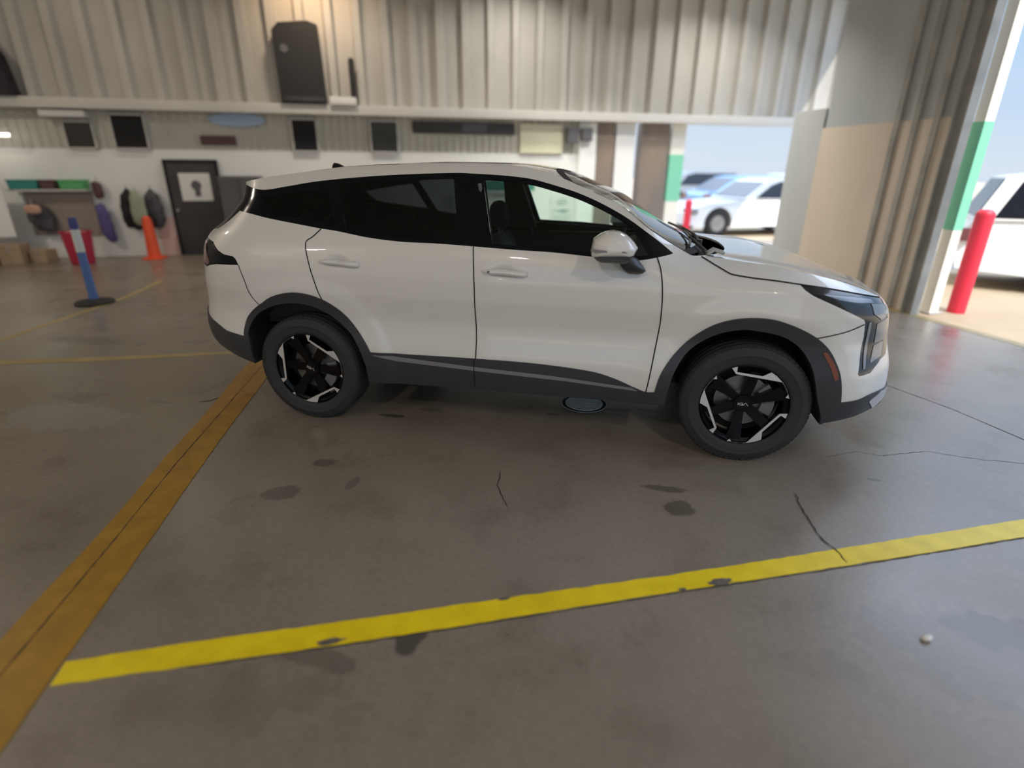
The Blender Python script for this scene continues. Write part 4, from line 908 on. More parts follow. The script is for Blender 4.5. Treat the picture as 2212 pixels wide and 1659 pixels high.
# --- floor markings (paint on the floor)
def worn(name, c1, c2):
    return noisy(name, c1, c2, 9., .45, lo=.30, hi=.62)
M['yellow'] = worn('yellow_floor_paint', (.70, .52, .002), (.82, .63, .004)); M['orange_l'] = worn('ochre_floor_paint', (.27, .135, .006), (.36, .19, .010)); M['fadedyellow'] = noisy('faded_yellow_floor_paint', (.30, .235, .10), (.36, .285, .13), 4., .5)
def strip_poly(name, left, right, m, label, z=.002, jag=0., step=.03, cat='floor marking'):
    Lp = resamp(left, smooth=True, step=step); Rp = resamp(right, smooth=True, step=step); rnd = random.Random(5); n = max(len(Lp), len(Rp))
    def rs(p):
        p = np.array(p); d = np.concatenate([[0], np.cumsum(np.linalg.norm(np.diff(p, axis=0), axis=1))]); t = np.linspace(0, d[-1], n); return np.stack([np.interp(t, d, p[:, 0]), np.interp(t, d, p[:, 1])], 1)
    Lp, Rp = rs(Lp), rs(Rp); c = (Lp+Rp)/2
    for q in (Lp, Rp):
        dv = q-c; dv /= np.linalg.norm(dv, axis=1, keepdims=True); j = np.array([rnd.gauss(0, 1) for _ in range(n)]); j = np.convolve(j, [.3, .5, .3], 'same'); q += dv*(j*jag)[:, None]
    v = [(x, y, z) for x, y in Lp]+[(x, y, z) for x, y in Rp]+[(x, y, 0.0003) for x, y in Lp]+[(x, y, 0.0003) for x, y in Rp]
    f = [(i, i+1, n+i+1, n+i) for i in range(n-1)]+[(i, 2*n+i, 2*n+i+1, i+1) for i in range(n-1)]+[(n+i, n+i+1, 3*n+i+1, 3*n+i) for i in range(n-1)]
    o = mk(name, v, f, m); bm = bmesh.new(); bm.from_mesh(o.data); bmesh.ops.recalc_face_normals(bm, faces=bm.faces[:]); bm.to_mesh(o.data); bm.free()
    return tag(o, label, cat)
oL = [(.16, -3.55), (-.117, -2.845), (-.343, -2.191), (-.569, -1.628), (-.781, -1.05), (-1.195, .004), (-1.95, 2.25)]
oR = [(.45, -3.50), (.19, -2.860), (-.063, -2.221), (-.261, -1.733), (-.50, -1.12), (-.777, -.377), (-.93, .004), (-1.70, 2.30)]
strip_poly('ochre_line', oL, oR, M['orange_l'], 'wide ochre floor line running past the rear wheel', jag=.0015, z=.004)
yT = [(.222, -2.921), (.567, -2.765), (1.176, -2.506), (1.785, -2.241), (2.43, -1.964), (3.137, -1.643), (4.084, -1.21), (6.3, -.20)]
yB = [(.262, -3.010), (.645, -2.849), (1.223, -2.604), (1.811, -2.343), (2.42, -2.072), (3.093, -1.779), (3.993, -1.374), (6.3, -.33)]
strip_poly('yellow_line', yT, yB, M['yellow'], 'bright yellow floor line in front of the car', z=.0025, jag=.0018, step=.02)
strip_poly('yellow_line', [(-6.2, -1.45), (-3.412, -.413), (-2.681, -.166), (-1.648, .239), (-1.36, .345)], [(-6.15, -1.55), (-3.281, -.511), (-2.577, -.261), (-1.591, .167), (-1.32, .265)], M['fadedyellow'], 'thin faded yellow floor line behind the car, at the left', jag=.002)
strip_poly('yellow_line', [(-3.98, -.30), (-4.08, .07), (-4.28, .86), (-4.53, 1.9), (-5.02, 3.12)], [(-3.90, -.30), (-4.00, .09), (-4.19, .88), (-4.44, 1.93), (-4.94, 3.15)], M['fadedyellow'], 'faded yellow floor line by the foot of the blue post', jag=.002)
te = [tuple(W(6.30, n)[:2]) for n in (3.3, 1., -4.2)]; tf_ = [tuple(W(6.40, n)[:2]) for n in (3.3, 1., -4.2)]
strip_poly('yellow_line', te, tf_, M['fadedyellow'], 'yellow edge line along the threshold of the right doorway', jag=.002)
# joints and cracks
def thin(name, pts, wd, m, label, cat, z=.0036, jit=.0):
    rnd = random.Random(len(pts)); p = np.array(resamp(pts, smooth=False, step=.03)); p += np.array([[rnd.gauss(0, jit), rnd.gauss(0, jit)] for _ in p])
    d = np.gradient(p, axis=0); d /= np.linalg.norm(d, axis=1, keepdims=True); q = np.stack([-d[:, 1], d[:, 0]], 1); w_ = np.array([wd*(.6+.8*rnd.random())/2 for _ in p])[:, None]; w_[0] *= .2; w_[-1] *= .2
    a_, b_ = p+q*w_, p-q*w_; n = len(p); v = [(x, y, z) for x, y in a_]+[(x, y, z) for x, y in b_]
    return tag(mk(name, v, [(i, n+i, n+i+1, i+1) for i in range(n-1)], m), label, cat)
thin('floor_joint', [(.20, -3.4), (-.001, -2.847), (-.176, -2.375), (-.461, -1.649), (-.802, -.687), (-.974, -.201), (-1.4, 1.0)], .006, M['crack'], 'straight dark joint along the middle of the ochre line', 'floor joint', z=.0046, jit=.0006)
thin('floor_joint', [tuple(W(4.02, 2.5)[:2]), (4.175, .684), (4.453, .248), (4.649, -.197), (5.3, -1.6)], .007, M['crack'], 'thin dark floor joint to the right of the car nose', 'floor joint', z=.0015, jit=.0004)
yb2 = [(x+.003, y-.006) for x, y in yB]
thin('floor_joint', yb2[1:], .006, M['crack'], 'dark line along the near edge of the bright yellow line', 'floor joint', z=.0015, jit=.001)
thin('floor_crack', [(1.414, -1.316), (1.437, -1.487), (1.487, -1.579), (1.538, -1.664)], .005, M['crack'], 'short crack in the floor below the front door', 'crack', z=.0015, jit=.003)
thin('floor_crack', [(3.02, -1.2), (3.017, -1.335), (3.028, -1.55), (3.051, -1.634), (3.081, -1.679), (3.096, -1.753)], .007, M['crack'], 'crack crossing the bright yellow line at the right', 'crack', z=.0045, jit=.003)
thin('floor_crack', [(3.313, -.734), (3.52, -.61), (3.638, -.644), (3.945, -.515), (4.179, -.552), (4.446, -.562), (4.9, -.45)], .003, M['crack'], 'long hairline crack in front of the front wheel', 'crack', z=.0015, jit=.003)
thin('floor_crack', [(-1.0, -.85), (-.93, -.80), (-.90, -.72)], .010, M['crack'], 'dark chip beside the ochre line', 'crack', z=.003, jit=.003)
# chips at the near edge of the yellow line
def chip(x, y, r, k, label):
    rnd = random.Random(k); n = 22; v = [(x, y, .0042)]
    for i in range(n):
        t = 2*math.pi*i/n; q = 1+.35*(rnd.random()-.5); u = r[0]*math.cos(t)*q; w_ = r[1]*math.sin(t)*q; v.append((x+u*.91-w_*.40, y+u*.40+w_*.91, .0042))
    tag(mk('paint_chip', v, [(0, i+1, (i+1) % n+1) for i in range(n)], M['chipm']), label, 'paint chip')
M['chipm'] = noisy('bare_dark_concrete', (.09, .075, .065), (.15, .13, .11), 30., .7)
chip(2.53, -2.01, (.055, .020), 1, 'dark chip in the near edge of the yellow line, right of the middle')
chip(1.085, -2.645, (.050, .014), 2, 'dark chip in the near edge of the yellow line, left of the middle')
chip(2.37, -2.09, (.018, .008), 3, 'tiny dark chip in the near edge of the yellow line')
chip(1.66, -2.30, (.028, .007), 4, 'small pale scuff in the middle of the yellow line')
# round drain beside the sill
t = thing('floor_drain', 'round slotted drain grate in the floor under the sill', 'drain', (1.80, -.235, 0))
g = G(); g.cyl((0, 0, .0005), .168, .0012, 48); g.out('drain_recess', M['hole'], t, auto=0)
g = G(); g.lathe([(.118, .002), (.118, .006), (.138, .006), (.138, .002)], seg=48)
g.box(-.006, .006, -.125, .125, .002, .006)
for k in range(-4, 5):
    y_ = k*.0265; hw = math.sqrt(max(.122**2-y_**2, 0)); g.box(-hw, hw, y_-.0058, y_+.0058, .002, .0058)
gr = g.out('grate', M['grate'], t, auto=30); gr.rotation_euler = (0, 0, .15)
g = G(); g.lathe([(.163, .0018), (.163, .004), (.170, .004), (.170, .0018)], seg=48); g.out('drain_rim', M['stone'], t, auto=30)
rnd = random.Random(3); bm = bmesh.new(); bmesh.ops.create_icosphere(bm, subdivisions=2, radius=1)
for q in bm.verts: q.co = Vector((q.co.x*.022, q.co.y*.014, q.co.z*.010))*(1+.3*(rnd.random()-.5))
g = G(); g.frombm(bm); tag(g.out('pebble', M['stone'], None, loc=(3.238, -2.164, .009), rotz=.4, auto=30), 'small white pebble lying on the floor at the lower right', 'pebble')

# --- things on the ledge and the band
SP = WN-.28
t = rthing('loudspeaker', 'large black speaker cabinet standing on the ledge', 'loudspeaker', -1.12, WN-.20, 2.74)
g = G(); g.prism([(-.40, 0), (.40, 0), (.36, 1.28), (.20, 1.33), (-.30, 1.28), (-.42, 1.16)], 1, -.14, .10); g.out('cabinet', M['rubber'], t, auto=20)
g = G(); g.cyl((-.24, -.150, .88), .07, .012, 24, 1); g.out('round_badge', M['cab'], t)
g = G(); g.box(-.36, .36, -.152, -.14, .04, .12); g.out('grille_rail', M['darkdoor'], t)
g = G(); g.box(-.24, .24, -.12, .10, 0, .13, b=.01); tag(rout(g, 'storage_box', M['white'], -.42, WN-.235, 2.74), 'low white box on the ledge right of the black speaker', 'box')
g = G(); g.lathe([(0, 0), (.05, 0), (.055, .02), (.055, .60), (.045, .66), (0, .67)], seg=20); tag(rout(g, 'canister', M['rubber'], -.22, WN-.20, 2.87), 'slim dark canister upright on the white box', 'canister')
t = rthing('equipment_case', 'dark green black case on the ledge at the far left', 'case', -6.15, WN-.235, 2.74)
g = G(); g.prism([(-.55, 0), (.38, 0), (.30, .60), (.05, 1.0), (-.55, 1.15)], 1, -.14, .10); g.out('case_shell', M['coat'], t); g = G(); g.cyl((0.0, -.15, .45), .05, .012, 20, 1); g.out('round_badge', M['teal'], t)
def pane(name, a0, a1, z0, z1, m, label, cat, fr=None, dn=.055):
    t = rthing(name, label, cat, (a0+a1)/2, WN-dn, z0); w_ = (a1-a0)/2; h = z1-z0
    g = G(); g.box(-w_, w_, -.015, .03, 0, h); g.out('panel', m, t, auto=0)
    g = G(); b = .025
    for bx in ((-w_-b, w_+b, -b, 0), (-w_-b, w_+b, h, h+b), (-w_-b, -w_, -b, h+b), (w_, w_+b, -b, h+b)): g.box(bx[0], bx[1], -.025, .03, bx[2], bx[3])
    g.out('frame', fr or M['trim'], t, auto=0); return t
pane('dark_opening', -5.29, -4.86, 1.95, 2.36, M['darkolive'], 'dark olive opening in the cream band, leftmost in the row', 'opening')
g = G(); g.box(-.35, .35, -.20, -.02, 0, .10, b=.01); tag(rout(g, 'air_duct', M['white'], -5.2, WN-.05, 2.44), 'short pale duct above the leftmost dark opening', 'duct')
pane('dark_opening', -4.52, -4.0, 1.95, 2.49, M['black'], 'navy black opening second from the left in the band', 'opening')
pane('dark_opening', -1.43, -1.0, 1.94, 2.48, M['black'], 'black opening in the band above the car roof fin', 'opening')
pane('dark_opening', .04, .54, 1.94, 2.48, M['darkolive'], 'charcoal opening in the band left of the long dark sign', 'opening')
g = G(); g.cyl((0, -.03, 0), .5, .03, 40, 1); o = tag(rout(g, 'oval_sign', M['sky_sign'], -2.4, WN-.03, 2.46), 'pale blue oval sign under the ledge', 'sign'); o.scale = (1, 1, .24)
t = rthing('name_sign', 'low dark maroon sign below the pale blue oval', 'sign', -2.79, WN-.05, 2.10)
g = G(); g.box(-.31, .31, -.01, .02, -.08, .08, b=.008); g.out('board', M['maroon'], t)
t = rthing('long_sign', 'long black sign strip above the windscreen', 'sign', 1.91, WN-.05, 2.40)
g = G(); g.box(-1.05, 1.05, -.02, .02, -.11, .11, b=.008); g.out('board', M['darkdoor'], t)
g = G(); g.box(-.05, .45, -.028, -.018, -.08, .08); g.out('grey_panel', M['cab'], t)
g = G(); g.box(3.08, 4.0, -.05, -.022, 1.94, 2.50); tag(rout(g, 'yellow_board', M['yellowish'], 0, WN-.02, auto=0), 'pale yellow board right of the long black sign', 'board')
g = G(); g.box(4.38, 4.78, -.04, -.002, .0, 2.56); tag(rout(g, 'white_board', M['wallwhite'], 0, WN-.02, auto=0), 'white board between the yellow board and the dark column', 'board')
g = G(); g.box(-.12, .12, -.12, 0, 0, .30, b=.02); g.box(.20, .44, -.12, 0, .05, .30, b=.02); tag(rout(g, 'wall_unit', M['cab'], 4.2, WN-.07, 2.14), 'grey twin wall unit at the top of the white board', 'wall unit')

# --- door, cabinet
t = rthing('office_door', 'dark grey door with a white notice, left of the car tail', 'door', -3.35, WN-.05)
g = G(); g.box(-.43, .43, -.03, .02, 0, 1.72, b=.006); g.out('leaf', M['darkdoor'], t)
g = G(); g.box(-.24, .30, -.042, -.031, 1.02, 1.52); nt_ = g.out('notice', M['paper'], t, auto=0)
g = G(); g.cyl((.04, -.046, 1.30), .09, .004, 24, 1); g.box(0, .10, -.047, -.043, 1.10, 1.30); g.out('notice_mark', M['cab'], nt_, auto=0)
g = G(); g.cyl((-.36, -.08, .85), .025, .05, 16, 1); g.out('knob', M['steel'], t)
g = G(); g.box(-.47, -.43, -.05, .02, 0, 1.76); g.box(.43, .47, -.05, .02, 0, 1.76); g.box(-.47, .47, -.05, .02, 1.72, 1.76); g.out('door_frame', M['black'], t, auto=0)
t = rthing('steel_cabinet', 'grey steel cabinet standing right of the dark door', 'cabinet', -2.46, WN-.27)
g = G(); g.box(-.36, .36, -.20, .22, 0, 1.47, b=.01); g.out('body', M['cab'], t)
for s_ in (-1, 1):
    g = G(); g.box(min(s_*.01, s_*.345), max(s_*.01, s_*.345), -.215, -.20, .05, 1.43); d_ = g.out('cabinet_door', M['cab'], t); g = G(); g.box(s_*.05-.01, s_*.05+.01, -.235, -.215, .7, .85); g.out('handle', M['steel'], d_)

# --- the cluttered corner on the left
tag(rout(G().box(-.55, .55, -.03, .0, .42, 1.18), 'peg_board', M['taupe'], -5.68, WN-.05), 'taupe backing board under the row of bins', 'board')
tag(rout(G().box(-.35, .35, -.03, .0, 0, 1.02), 'leaning_board', M['wallwhite'], -6.62, WN-.55, .45), 'white panel leaning at the left edge above the boxes', 'panel')
tag(rout(G().box(-.62, .62, -.30, .0, -.03, 0), 'wall_shelf', M['trim'], -5.72, WN-.03, 1.24), 'wall shelf carrying a row of coloured bins', 'shelf')
for a_, w_, m_, lb in ((-6.08, .24, 'teal', 'teal bin at the left end of the wall shelf'), (-5.70, .12, 'maroon', 'dark brown bin in the middle of the wall shelf'), (-5.32, .20, 'grn', 'green bin at the right end of the wall shelf')):
    t = rthing('storage_bin', lb, 'bin', a_, WN-.18, 1.24, group='bins on the wall shelf'); g = G(); g.prism([(-w_*.9, 0), (w_*.9, 0), (w_, .16), (w_*.93, .16), (w_*.84, .02), (-w_*.84, .02), (-w_*.93, .16), (-w_, .16)], 1, -.12, .12); g.box(-w_*.9, w_*.9, -.12, -.11, 0, .15); g.box(-w_*.9, w_*.9, .11, .12, 0, .15); g.out('bin_body', M[m_], t)
    g = G(); g.box(-w_*1.03, w_*1.03, -.13, -.115, .145, .165); g.out('bin_rim', M[m_], t)
def hang(name, a, n, z, prof, m, label, cat, th=.07, parts=None):
    """soft hanging thing: outline (a, z) with rounded section and folds"""
    t = rthing(name, label, cat, a, n, z); p = np.array(resamp(prof, closed=True, step=.03)); c_ = p.mean(0); v = []; K = len(p); rnd = random.Random(len(name)+int(abs(a)*10))
    ph = [rnd.random()*6 for _ in range(3)]
    prof_ = [(-th, .55), (-th*.8, .85), (-th*.3, 1.), (th*.3, 1.), (th*.8, .8)]
    for (y, k) in prof_:
        for i, q in enumerate(p):
            r = c_+(q-c_)*(k*(1+.04*math.sin(i*.9+ph[0]))); v.append((r[0], y+.012*math.sin(r[0]*40+ph[1]), r[1]))
    f = [(j*K+i, j*K+(i+1) % K, (j+1)*K+(i+1) % K, (j+1)*K+i) for j in range(4) for i in range(K)]+[tuple(range(K))[::-1], tuple(range(4*K, 5*K))]
    g = G(); g.add(v, f); g.out('cloth', m, t, auto=60); g = G(); zt = max(q[1] for q in prof); g.tube([(0, .0, zt-.02), (0, .0, zt+.05), (.0, .05, zt+.07)], .008, 6); g.out('hook', M['steel'], t); return t
hang('jacket', -4.50, WN-.16, .52, [(-.12, .05), (.10, .0), (.14, .35), (.10, .62), (0, .72), (-.08, .66), (-.16, .4)], M['coat'], 'black jacket hanging left of the pale green vest', 'jacket')
hang('safety_vest', -4.30, WN-.34, .62, [(-.10, .02), (.10, 0), (.11, .4), (.05, .58), (-.06, .58), (-.12, .4)], M['hivis'], 'pale green vest hanging between two black jackets', 'vest', .05)
hang('jacket', -4.10, WN-.16, .55, [(-.12, .0), (.10, .02), (.15, .35), (.08, .62), (0, .68), (-.10, .6), (-.13, .4)], M['jacket'], 'charcoal jacket hanging right of the pale green vest', 'jacket')
hang('grey_bundle', -5.98, WN-.20, .50, [(-.12, .06), (.14, 0), (.18, .2), (.10, .44), (-.14, .48), (-.22, .3)], M['jacket'], 'dark grey cloth bundle hanging on the taupe board', 'cloth')
hang('peach_cloth', -6.00, WN-.36, .84, [(-.10, 0), (.10, 0), (.12, .10), (0, .15), (-.12, .10)], M['peach'], 'small peach coloured cloth over the grey bundle', 'cloth', .04)
hang('purple_banner', -4.98, WN-.16, .28, [(-.04, .06), (.10, 0), (.11, .35), (.05, .66), (-.07, .70), (-.10, .4)], M['purple'], 'narrow purple cloth hanging right of the taupe board', 'cloth', .05)
hang('maroon_cloth', -4.98, WN-.14, 1.07, [(-.05, 0), (.06, .02), (.05, .28), (-.06, .30)], M['maroon'], 'short maroon cloth above the purple one', 'cloth', .04)
tag(rout(G().box(-.15, .15, -.02, 0, 0, .72), 'pink_sheet', M['pink'], -3.98, WN-.05), 'pale pink sheet on the wall between the orange tube and the door', 'sheet')
def crate(a, n, z, w_, d_, h_, label, rot=0.):
    t = rthing('cardboard_box', label, 'box', a, n, z, rot); g = G(); g.box(-w_/2, w_/2, -d_/2, d_/2, 0, h_, b=.008); g.out('carton', M['card'], t); g = G(); g.box(-w_/2-.001, w_/2+.001, -.03, .03, h_-.001, h_+.002); g.box(-.03, .03, -d_/2-.002, -d_/2, h_*.6, h_); g.out('tape', M['taupe'], t); return t
crate(-6.85, 6.90, 0, .62, .45, .46, 'large brown cardboard box at the left edge on the floor')
crate(-6.30, 7.10, 0, .34, .36, .34, 'small brown cardboard box right of the large one', .1)
crate(-5.95, 7.25, 0, .30, .3, .22, 'low flat cardboard box beside the red bin', -.1)
# red bin
t = rthing('waste_bin', 'crimson bin on the floor behind the blue post', 'bin', -5.15, 6.85)
g = G(); g.lathe([(0, .01), (.17, .01), (.18, .03), (.225, .55), (.215, .55), (.17, .04), (0, .03)], seg=28); g.out('bin_body', M['redbin'], t)
g = G(); g.lathe([(.215, .54), (.24, .54), (.24, .57), (.215, .57)], seg=28); g.out('bin_rim', M['redbin'], t)
g = G(); g.lathe([(0, .56), (.2, .55), (.22, .50)], seg=28); g.out('bin_liner', M['pink'], t)
# orange tube cone
t = rthing('traffic_cone', 'slim orange red cone standing by the hanging jackets', 'cone', -4.15, 7.30)
g = G(); g.box(-.17, .17, -.17, .17, 0, .03, b=.01); g.out('cone_base', M['orange'], t)
g = G(); g.lathe([(.115, .03), (.10, .3), (.085, .62), (.07, .74), (.04, .77), (0, .775)], seg=28); g.out('cone_shaft', M['orange'], t)
# blue delineator post
t = rthing('delineator_post', 'blue post with a white reflective band on a round black base', 'post', -3.5, 3.36, .0022)
g = G(); g.lathe([(0, 0), (.215, 0), (.22, .015), (.20, .035), (.10, .05), (.06, .06), (0, .06)], seg=40); g.out('base', M['rubber'], t, auto=50)
g = G(); g.lathe([(.055, .05), (.050, .12), (.046, .60), (.044, .97), (.038, 1.02), (0, 1.03)], seg=28); g.out('shaft', M['blue'], t, auto=50)
g = G(); g.lathe([(.047, .64), (.0475, .65), (.0465, .90), (.046, .91)], seg=28); g.out('reflective_band', M['reflect'], t, auto=50)
g = G(); g.lathe([(.047, .915), (.047, 1.0), (.040, 1.045), (0, 1.055)], seg=28); g.out('cap', M['navy'], t, auto=50)

# --- posters on the white wall seen through the car
def poster(name, a0, a1, z0, z1, label):
    t = rthing(name, label, 'poster', a0, WN-.026, z0); g = G(); g.box(0, a1-a0, -.006, .004, 0, z1-z0); g.out('sheet', M['paper'], t, auto=0); return t
t = poster('wall_poster', 2.28, 3.42, .42, 1.19, 'white notice headed STANDARD seen through the front window')
g = G(); g.box(0, 1.14, -.008, .004, .77, .98); g.out('green_header', M['green2'] if 'green2' in M else M['teal'], t, auto=0)
text_mesh('lettering', 'STANDARD', .120, M['ink'], t, (.062, -.008, .645), (math.radians(90), 0, 0), sx=.80)
text_mesh('lettering', 'ST', .120, M['inkgrey'], t, (.985, -.008, .645), (math.radians(90), 0, 0), sx=.80)
g = G(); g.box(.02, 1.1, -.0075, -.006,   .615, .621); g.out('rule', M['ink'], t, auto=0)
t = poster('wall_poster', 3.78, 4.34, .40, 1.12, 'white poster with a grey winged emblem and teal foot, seen through the front window')
g = G(); g.box(.02, .55, -.009, -.006, .03, .12); g.out('teal_foot', M['tealink'], t, auto=0)
g = G(); g.prism([(.13, .37), (.20, .33), (.26, .33), (.33, .30), (.40, .34), (.47, .36), (.43, .39), (.36, .38), (.30, .41), (.24, .38), (.18, .38)], 1, -.009, -.006); g.prism([(.06, .36), (.11, .34), (.13, .39), (.10, .37), (.07, .39)], 1, -.009, -.006); g.prism([(.49, .35), (.53, .34), (.53, .39), (.51, .37)], 1, -.009, -.006); g.out('grey_emblem', M['inkgrey'], t, auto=0)
g = G()
for k, (x0_, x1_) in enumerate(((.20, .38), (.14, .42), (.18, .36))): g.box(x0_, x1_, -.008, -.006, .58-k*.05, .605-k*.05)
for k in range(5): g.box(.06, .50, -.008, -.006, .26-k*.028, .266-k*.028)
g.out('printed_lines', M['inkgrey'], t, auto=0)
t = poster('wall_poster', 1.44, 1.70, .50, 1.16, 'white notice seen through the dark rear window')
g = G()
for k in range(8): g.box(.04, .22, -.008, -.006, .58-k*.03, .59-k*.03)
g.box(.03, .2, -.008, -.006, .12, .26); g.out('printed_lines', M['inkgrey'], t, auto=0)

# --- added fill lamps under the roof
for i, (a_, n_) in enumerate(LAMPS):
    pos = ['by the left wall, nearer the back', 'by the left wall, rearmost', 'left in the row before the back wall', 'middle in the row before the back wall', 'right in the row before the back wall', 'rightmost, near the far doorway', 'before the far doorway', 'behind the camera on the left', 'behind the camera on the right'][i]
    t = rthing('fill_ceiling_light', 'unseen round high bay light added as fill under the roof, %s' % pos, 'ceiling light', a_, n_, LAMP_Z, group='added fill lights under the roof')
    g = G(); g.lathe([(.25, -.02), (.26, .0), (.24, .06), (.12, .16), (.06, .24), (0, .25)], seg=28); g.out('housing', M['white'], t); g = G(); g.cyl((0, 0, -.015), .235, .02, 28); g.out('diffuser', M['lampmat'], t)
t = rthing('wall_light', 'short bright tube light at the left edge under the ledge', 'wall light', -6.45, WN-.35, 2.10)
g = G(); g.box(-.45, .45, -.05, .08, .05, .12, b=.01); g.out('housing', M['white'], t)
g = G(); g.box(-.42, .42, -.03, .03, .0, .05); g.out('tube', M['lampmat'], t)

# --- cars parked outside
def parked(name, L, Wd, H, paint, label, a, n, rot, suv=False, belt=.93, shift=0., rov=.85):
    t = rthing(name, label, 'car', a, n, 0, rot, group='cars parked outside')
    hl = L/2; r = .34; bz = belt
    if suv: cab = [(-hl+.10, bz), (-hl+.35, H-.06), (-hl+.8, H), (.45, H), (.95, H-.12), (1.55, bz+.04)]
    else: cab = [(-hl+.35, bz+.02), (-hl+1.15, H-.05), (-hl+1.6, H), (.30, H), (.70, H-.08), (1.35, bz+.03)]
    cab = [(x+shift, z) for x, z in cab]
    low = [(-hl+.05, .28), (-hl, .50), (-hl+.02, .80), (-hl+.12, bz)]+[(cab[0][0], bz)]+[(cab[-1][0], bz)]+[(hl-.65, bz-.08), (hl-.12, bz-.22), (hl, .60), (hl-.04, .30)]
    ax = (-hl+rov, hl-.9)
    def arch(c): return [(c+(r+.06)*math.cos(q), .34+(r+.06)*math.sin(q)) for q in np.linspace(-.25, math.pi+.25, 16)]
    out = low+arch(ax[1])+[(ax[1]-.42, .25), (ax[0]+.42, .25)]+arch(ax[0])
    g = G(); n_ = len(out); v = []
    for (y, k, dz) in ((-Wd/2+.02, .985, 0), (-Wd/2, 1, 0), (Wd/2, 1, 0), (Wd/2-.02, .985, 0)):
        v += [(x*k, y, z) for x, z in out]
    bm = bmesh.new(); bv = [bm.verts.new(p) for p in [(x, -Wd/2, z) for x, z in out]]; fc = bm.faces.new(bv); ex = bmesh.ops.extrude_face_region(bm, geom=[fc])
    bmesh.ops.translate(bm, verts=[q for q in ex['geom'] if isinstance(q, bmesh.types.BMVert)], vec=(0, Wd, 0))
    for q in bm.verts:
        k = max(0, abs(q.co.x)-hl+.6); q.co.y *= 1-.25*k*k/.36*.6; 
        if q.co.z > .8: q.co.y *= .95
    g.frombm(bm); g.out('body', M[paint], t, auto=30)
    bt, tp = Wd/2*.93, Wd/2*.74
    def cabin(k0, k1, zo):  # loft from belt to roof
        v = []; base_ = [(cab[0][0], bz-.02), (cab[-1][0], bz-.02)]
        return v
    n2 = len(cab); v = []
    for s_ in (-1, 1):
        for (x, z) in cab: w_ = bt+(tp-bt)*(z-bz)/(H-bz); v.append((x, s_*w_, z))
    f = [(i, i+1, n2+i+1, n2+i) for i in range(n2-1)]+[tuple(range(n2))[::-1], tuple(range(n2, 2*n2))]+[(0, n2, 2*n2-1, n2-1)]
    g = G(); g.add(v, f); g.out('roof_shell', M[paint], t, auto=30)
    # side glass and screens
    cw = [(cab[0][0]+.22, bz+.03), (cab[1][0]+.18, H-.12), (cab[3][0], H-.10), (cab[4][0]-.12, H-.19), (cab[5][0]-.30, bz+.05)]
    for s_ in (-1, 1):
        v = [(x, s_*(bt+(tp-bt)*(z-bz)/(H-bz)+.006), z) for x, z in cw]; v2 = [(x, y-s_*.02, z) for x, y, z in v]; m_ = len(v)
        g = G(); g.add(v+v2, [tuple(range(m_)), tuple(range(m_, 2*m_))[::-1]]+[(i, (i+1) % m_, m_+(i+1) % m_, m_+i) for i in range(m_)]); g.out('side_window', M['darkglass'], t, auto=0)
    for (i0, i1) in ((4, 5), (0, 1)):
        (x0_, z0_), (x1_, z1_) = cab[i0], cab[i1]; o_ = .008*(1 if i0 == 4 else -1)
        v = []
        for (fx, fz) in ((.06, .06), (.94, .94)):
            x = x0_+(x1_-x0_)*fx; z = z0_+(z1_-z0_)*fx; w_ = bt+(tp-bt)*(z-bz)/(H-bz)-.05; v += [(x+o_, -w_, z+.006), (x+o_, w_, z+.006)]
        v += [(x-.02*np.sign(o_), y, z-.01) for x, y, z in v]
        g = G(); g.add(v, [(0, 1, 3, 2), (4, 6, 7, 5), (0, 4, 5, 1), (2, 3, 7, 6), (0, 2, 6, 4), (1, 5, 7, 3)]); g.out('windscreen' if i0 == 4 else 'rear_screen', M['darkglass'], t, auto=0)
    for x in ax:
        for s_ in (-1, 1):
            w = bpy.data.objects.new('wheel', None); C.objects.link(w); w.parent = t; w.location = (x, s_*(Wd/2-.11), r)
            g = G(); g.lathe([(.20, -.10), (.30, -.11), (.335, -.09), (.34, 0), (.335, .09), (.30, .11), (.20, .10)], seg=28, axis=1); g.out('tyre', M['tyre'], w, auto=50)
            g = G(); g.cyl((0, -.095, 0), .205, .19, 24, 1)
            g.out('rim', M['steel'], w)
    g = G(); g.box(hl-.30, hl-.03, -Wd/2+.02, -Wd/2+.35, .58, .70); g.out('headlamp', M['lampgrey'], t); g = G(); g.box(hl-.30, hl-.03, Wd/2-.35, Wd/2-.02, .58, .70); g.out('headlamp', M['lampgrey'], t)
    g = G(); g.box(-hl+.0, -hl+.14, -Wd/2+.04, -Wd/2+.30, .68, .86); g.out('tail_lamp', M['redlens'], t); g = G(); g.box(-hl+.0, -hl+.14, Wd/2-.30, Wd/2-.04, .68, .86); g.out('tail_lamp', M['redlens'], t)
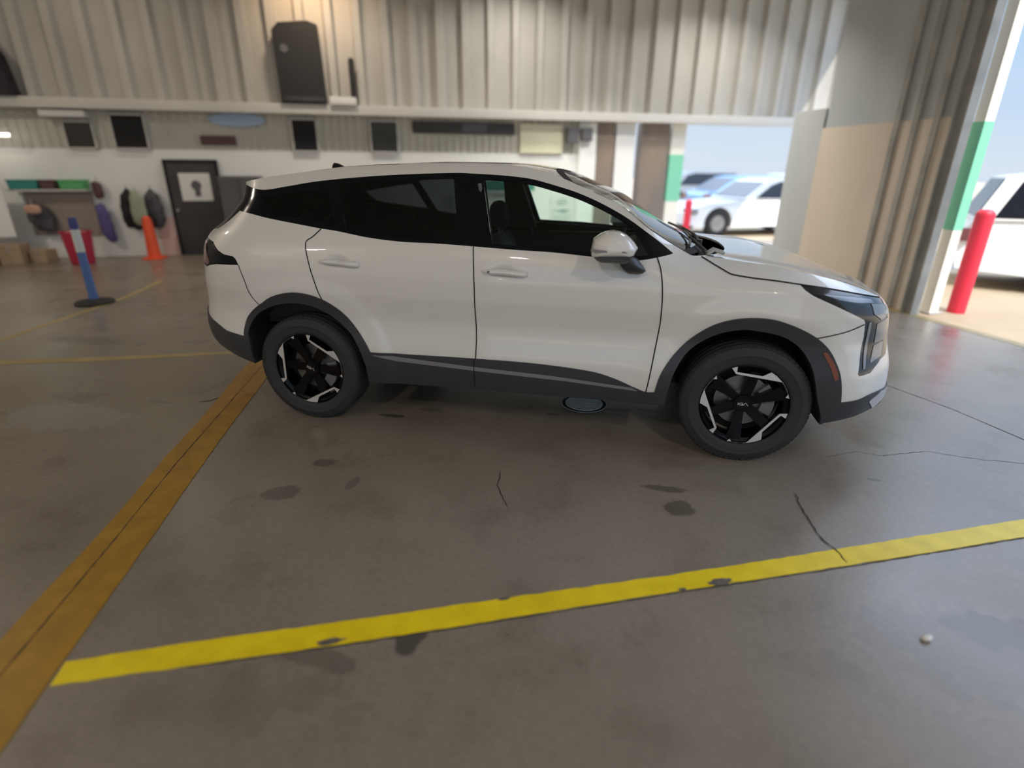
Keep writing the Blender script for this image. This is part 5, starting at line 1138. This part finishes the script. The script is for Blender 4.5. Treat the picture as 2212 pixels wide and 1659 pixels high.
    g = G(); g.box(-.2, .0, -Wd/2-.012, -Wd/2+.01, .80, .83); g.box(-1.15, -.95, -Wd/2-.012, -Wd/2+.01, .80, .83); g.out('door_handles', M['carsilver'], t)
    return t
# warm flood lamp high on the back wall
fl_ = bpy.data.lights.new('flood_lamp', 'SPOT'); fl_.energy = 120; fl_.color = (1, .62, .32); fl_.spot_size = math.radians(120); fl_.spot_blend = 1.; fl_.shadow_soft_size = .12
fo_ = bpy.data.objects.new('flood_lamp', fl_); C.objects.link(fo_); fo_.location = W(-.9, WN-1.0, 5.15); fo_.rotation_euler = Vector(RN*.9+np.array([0, 0, -.35])).to_track_quat('-Z', 'Y').to_euler()
t = rthing('flood_light', 'warm flood light hanging from the roof before the back wall', 'flood light', -.9, WN-1.05, 5.2)
g = G(); g.cyl((0, 0, .0), .10, .18, 20, 2, r2=.05); g.out('shade', M['steel'], t); g = G(); g.tube([(0, 0, .17), (0, 0, .40)], .015, 8); g.out('stem', M['steel'], t)
parked('parked_car', 4.5, 1.80, 1.62, 'carwhite', 'white crossover parked in the sun just outside the right doorway', 10.60, 1.15, math.radians(-45), suv=True, belt=.98, rov=1.30)
parked('parked_car', 4.5, 1.78, 1.45, 'carwhite', 'white saloon parked just beyond the far doorway', 9.95, 9.6, math.pi, belt=.90, shift=-.75)
parked('parked_car', 4.4, 1.78, 1.46, 'carblue', 'blue saloon parked behind the white one in the far doorway', 13.2, 14.2, 0., belt=.92)
parked('parked_car', 4.4, 1.78, 1.60, 'cargrey', 'grey crossover far off, left in the far doorway', 14.6, 20.5, math.pi, suv=True, belt=.95)
parked('parked_car', 4.4, 1.78, 1.50, 'carsilver', 'silver saloon far off, right in the far doorway', 20.0, 20.5, 0., belt=.92)
parked('parked_car', 4.5, 1.80, 1.65, 'cargrey', 'dark grey crossover behind the white one at the right edge', 15.2, 3.2, math.radians(-90), suv=True, belt=.98)
g = G(); g.box(-14, 14, -2, 2, 0, 2.2); g.box(-14.3, 14.3, -2.3, 2.3, 2.2, 2.32); struct(rout(g, 'far_building_wall', M['tan'], 62, 14, rot=math.radians(90), auto=0), 'low tan building on the horizon')
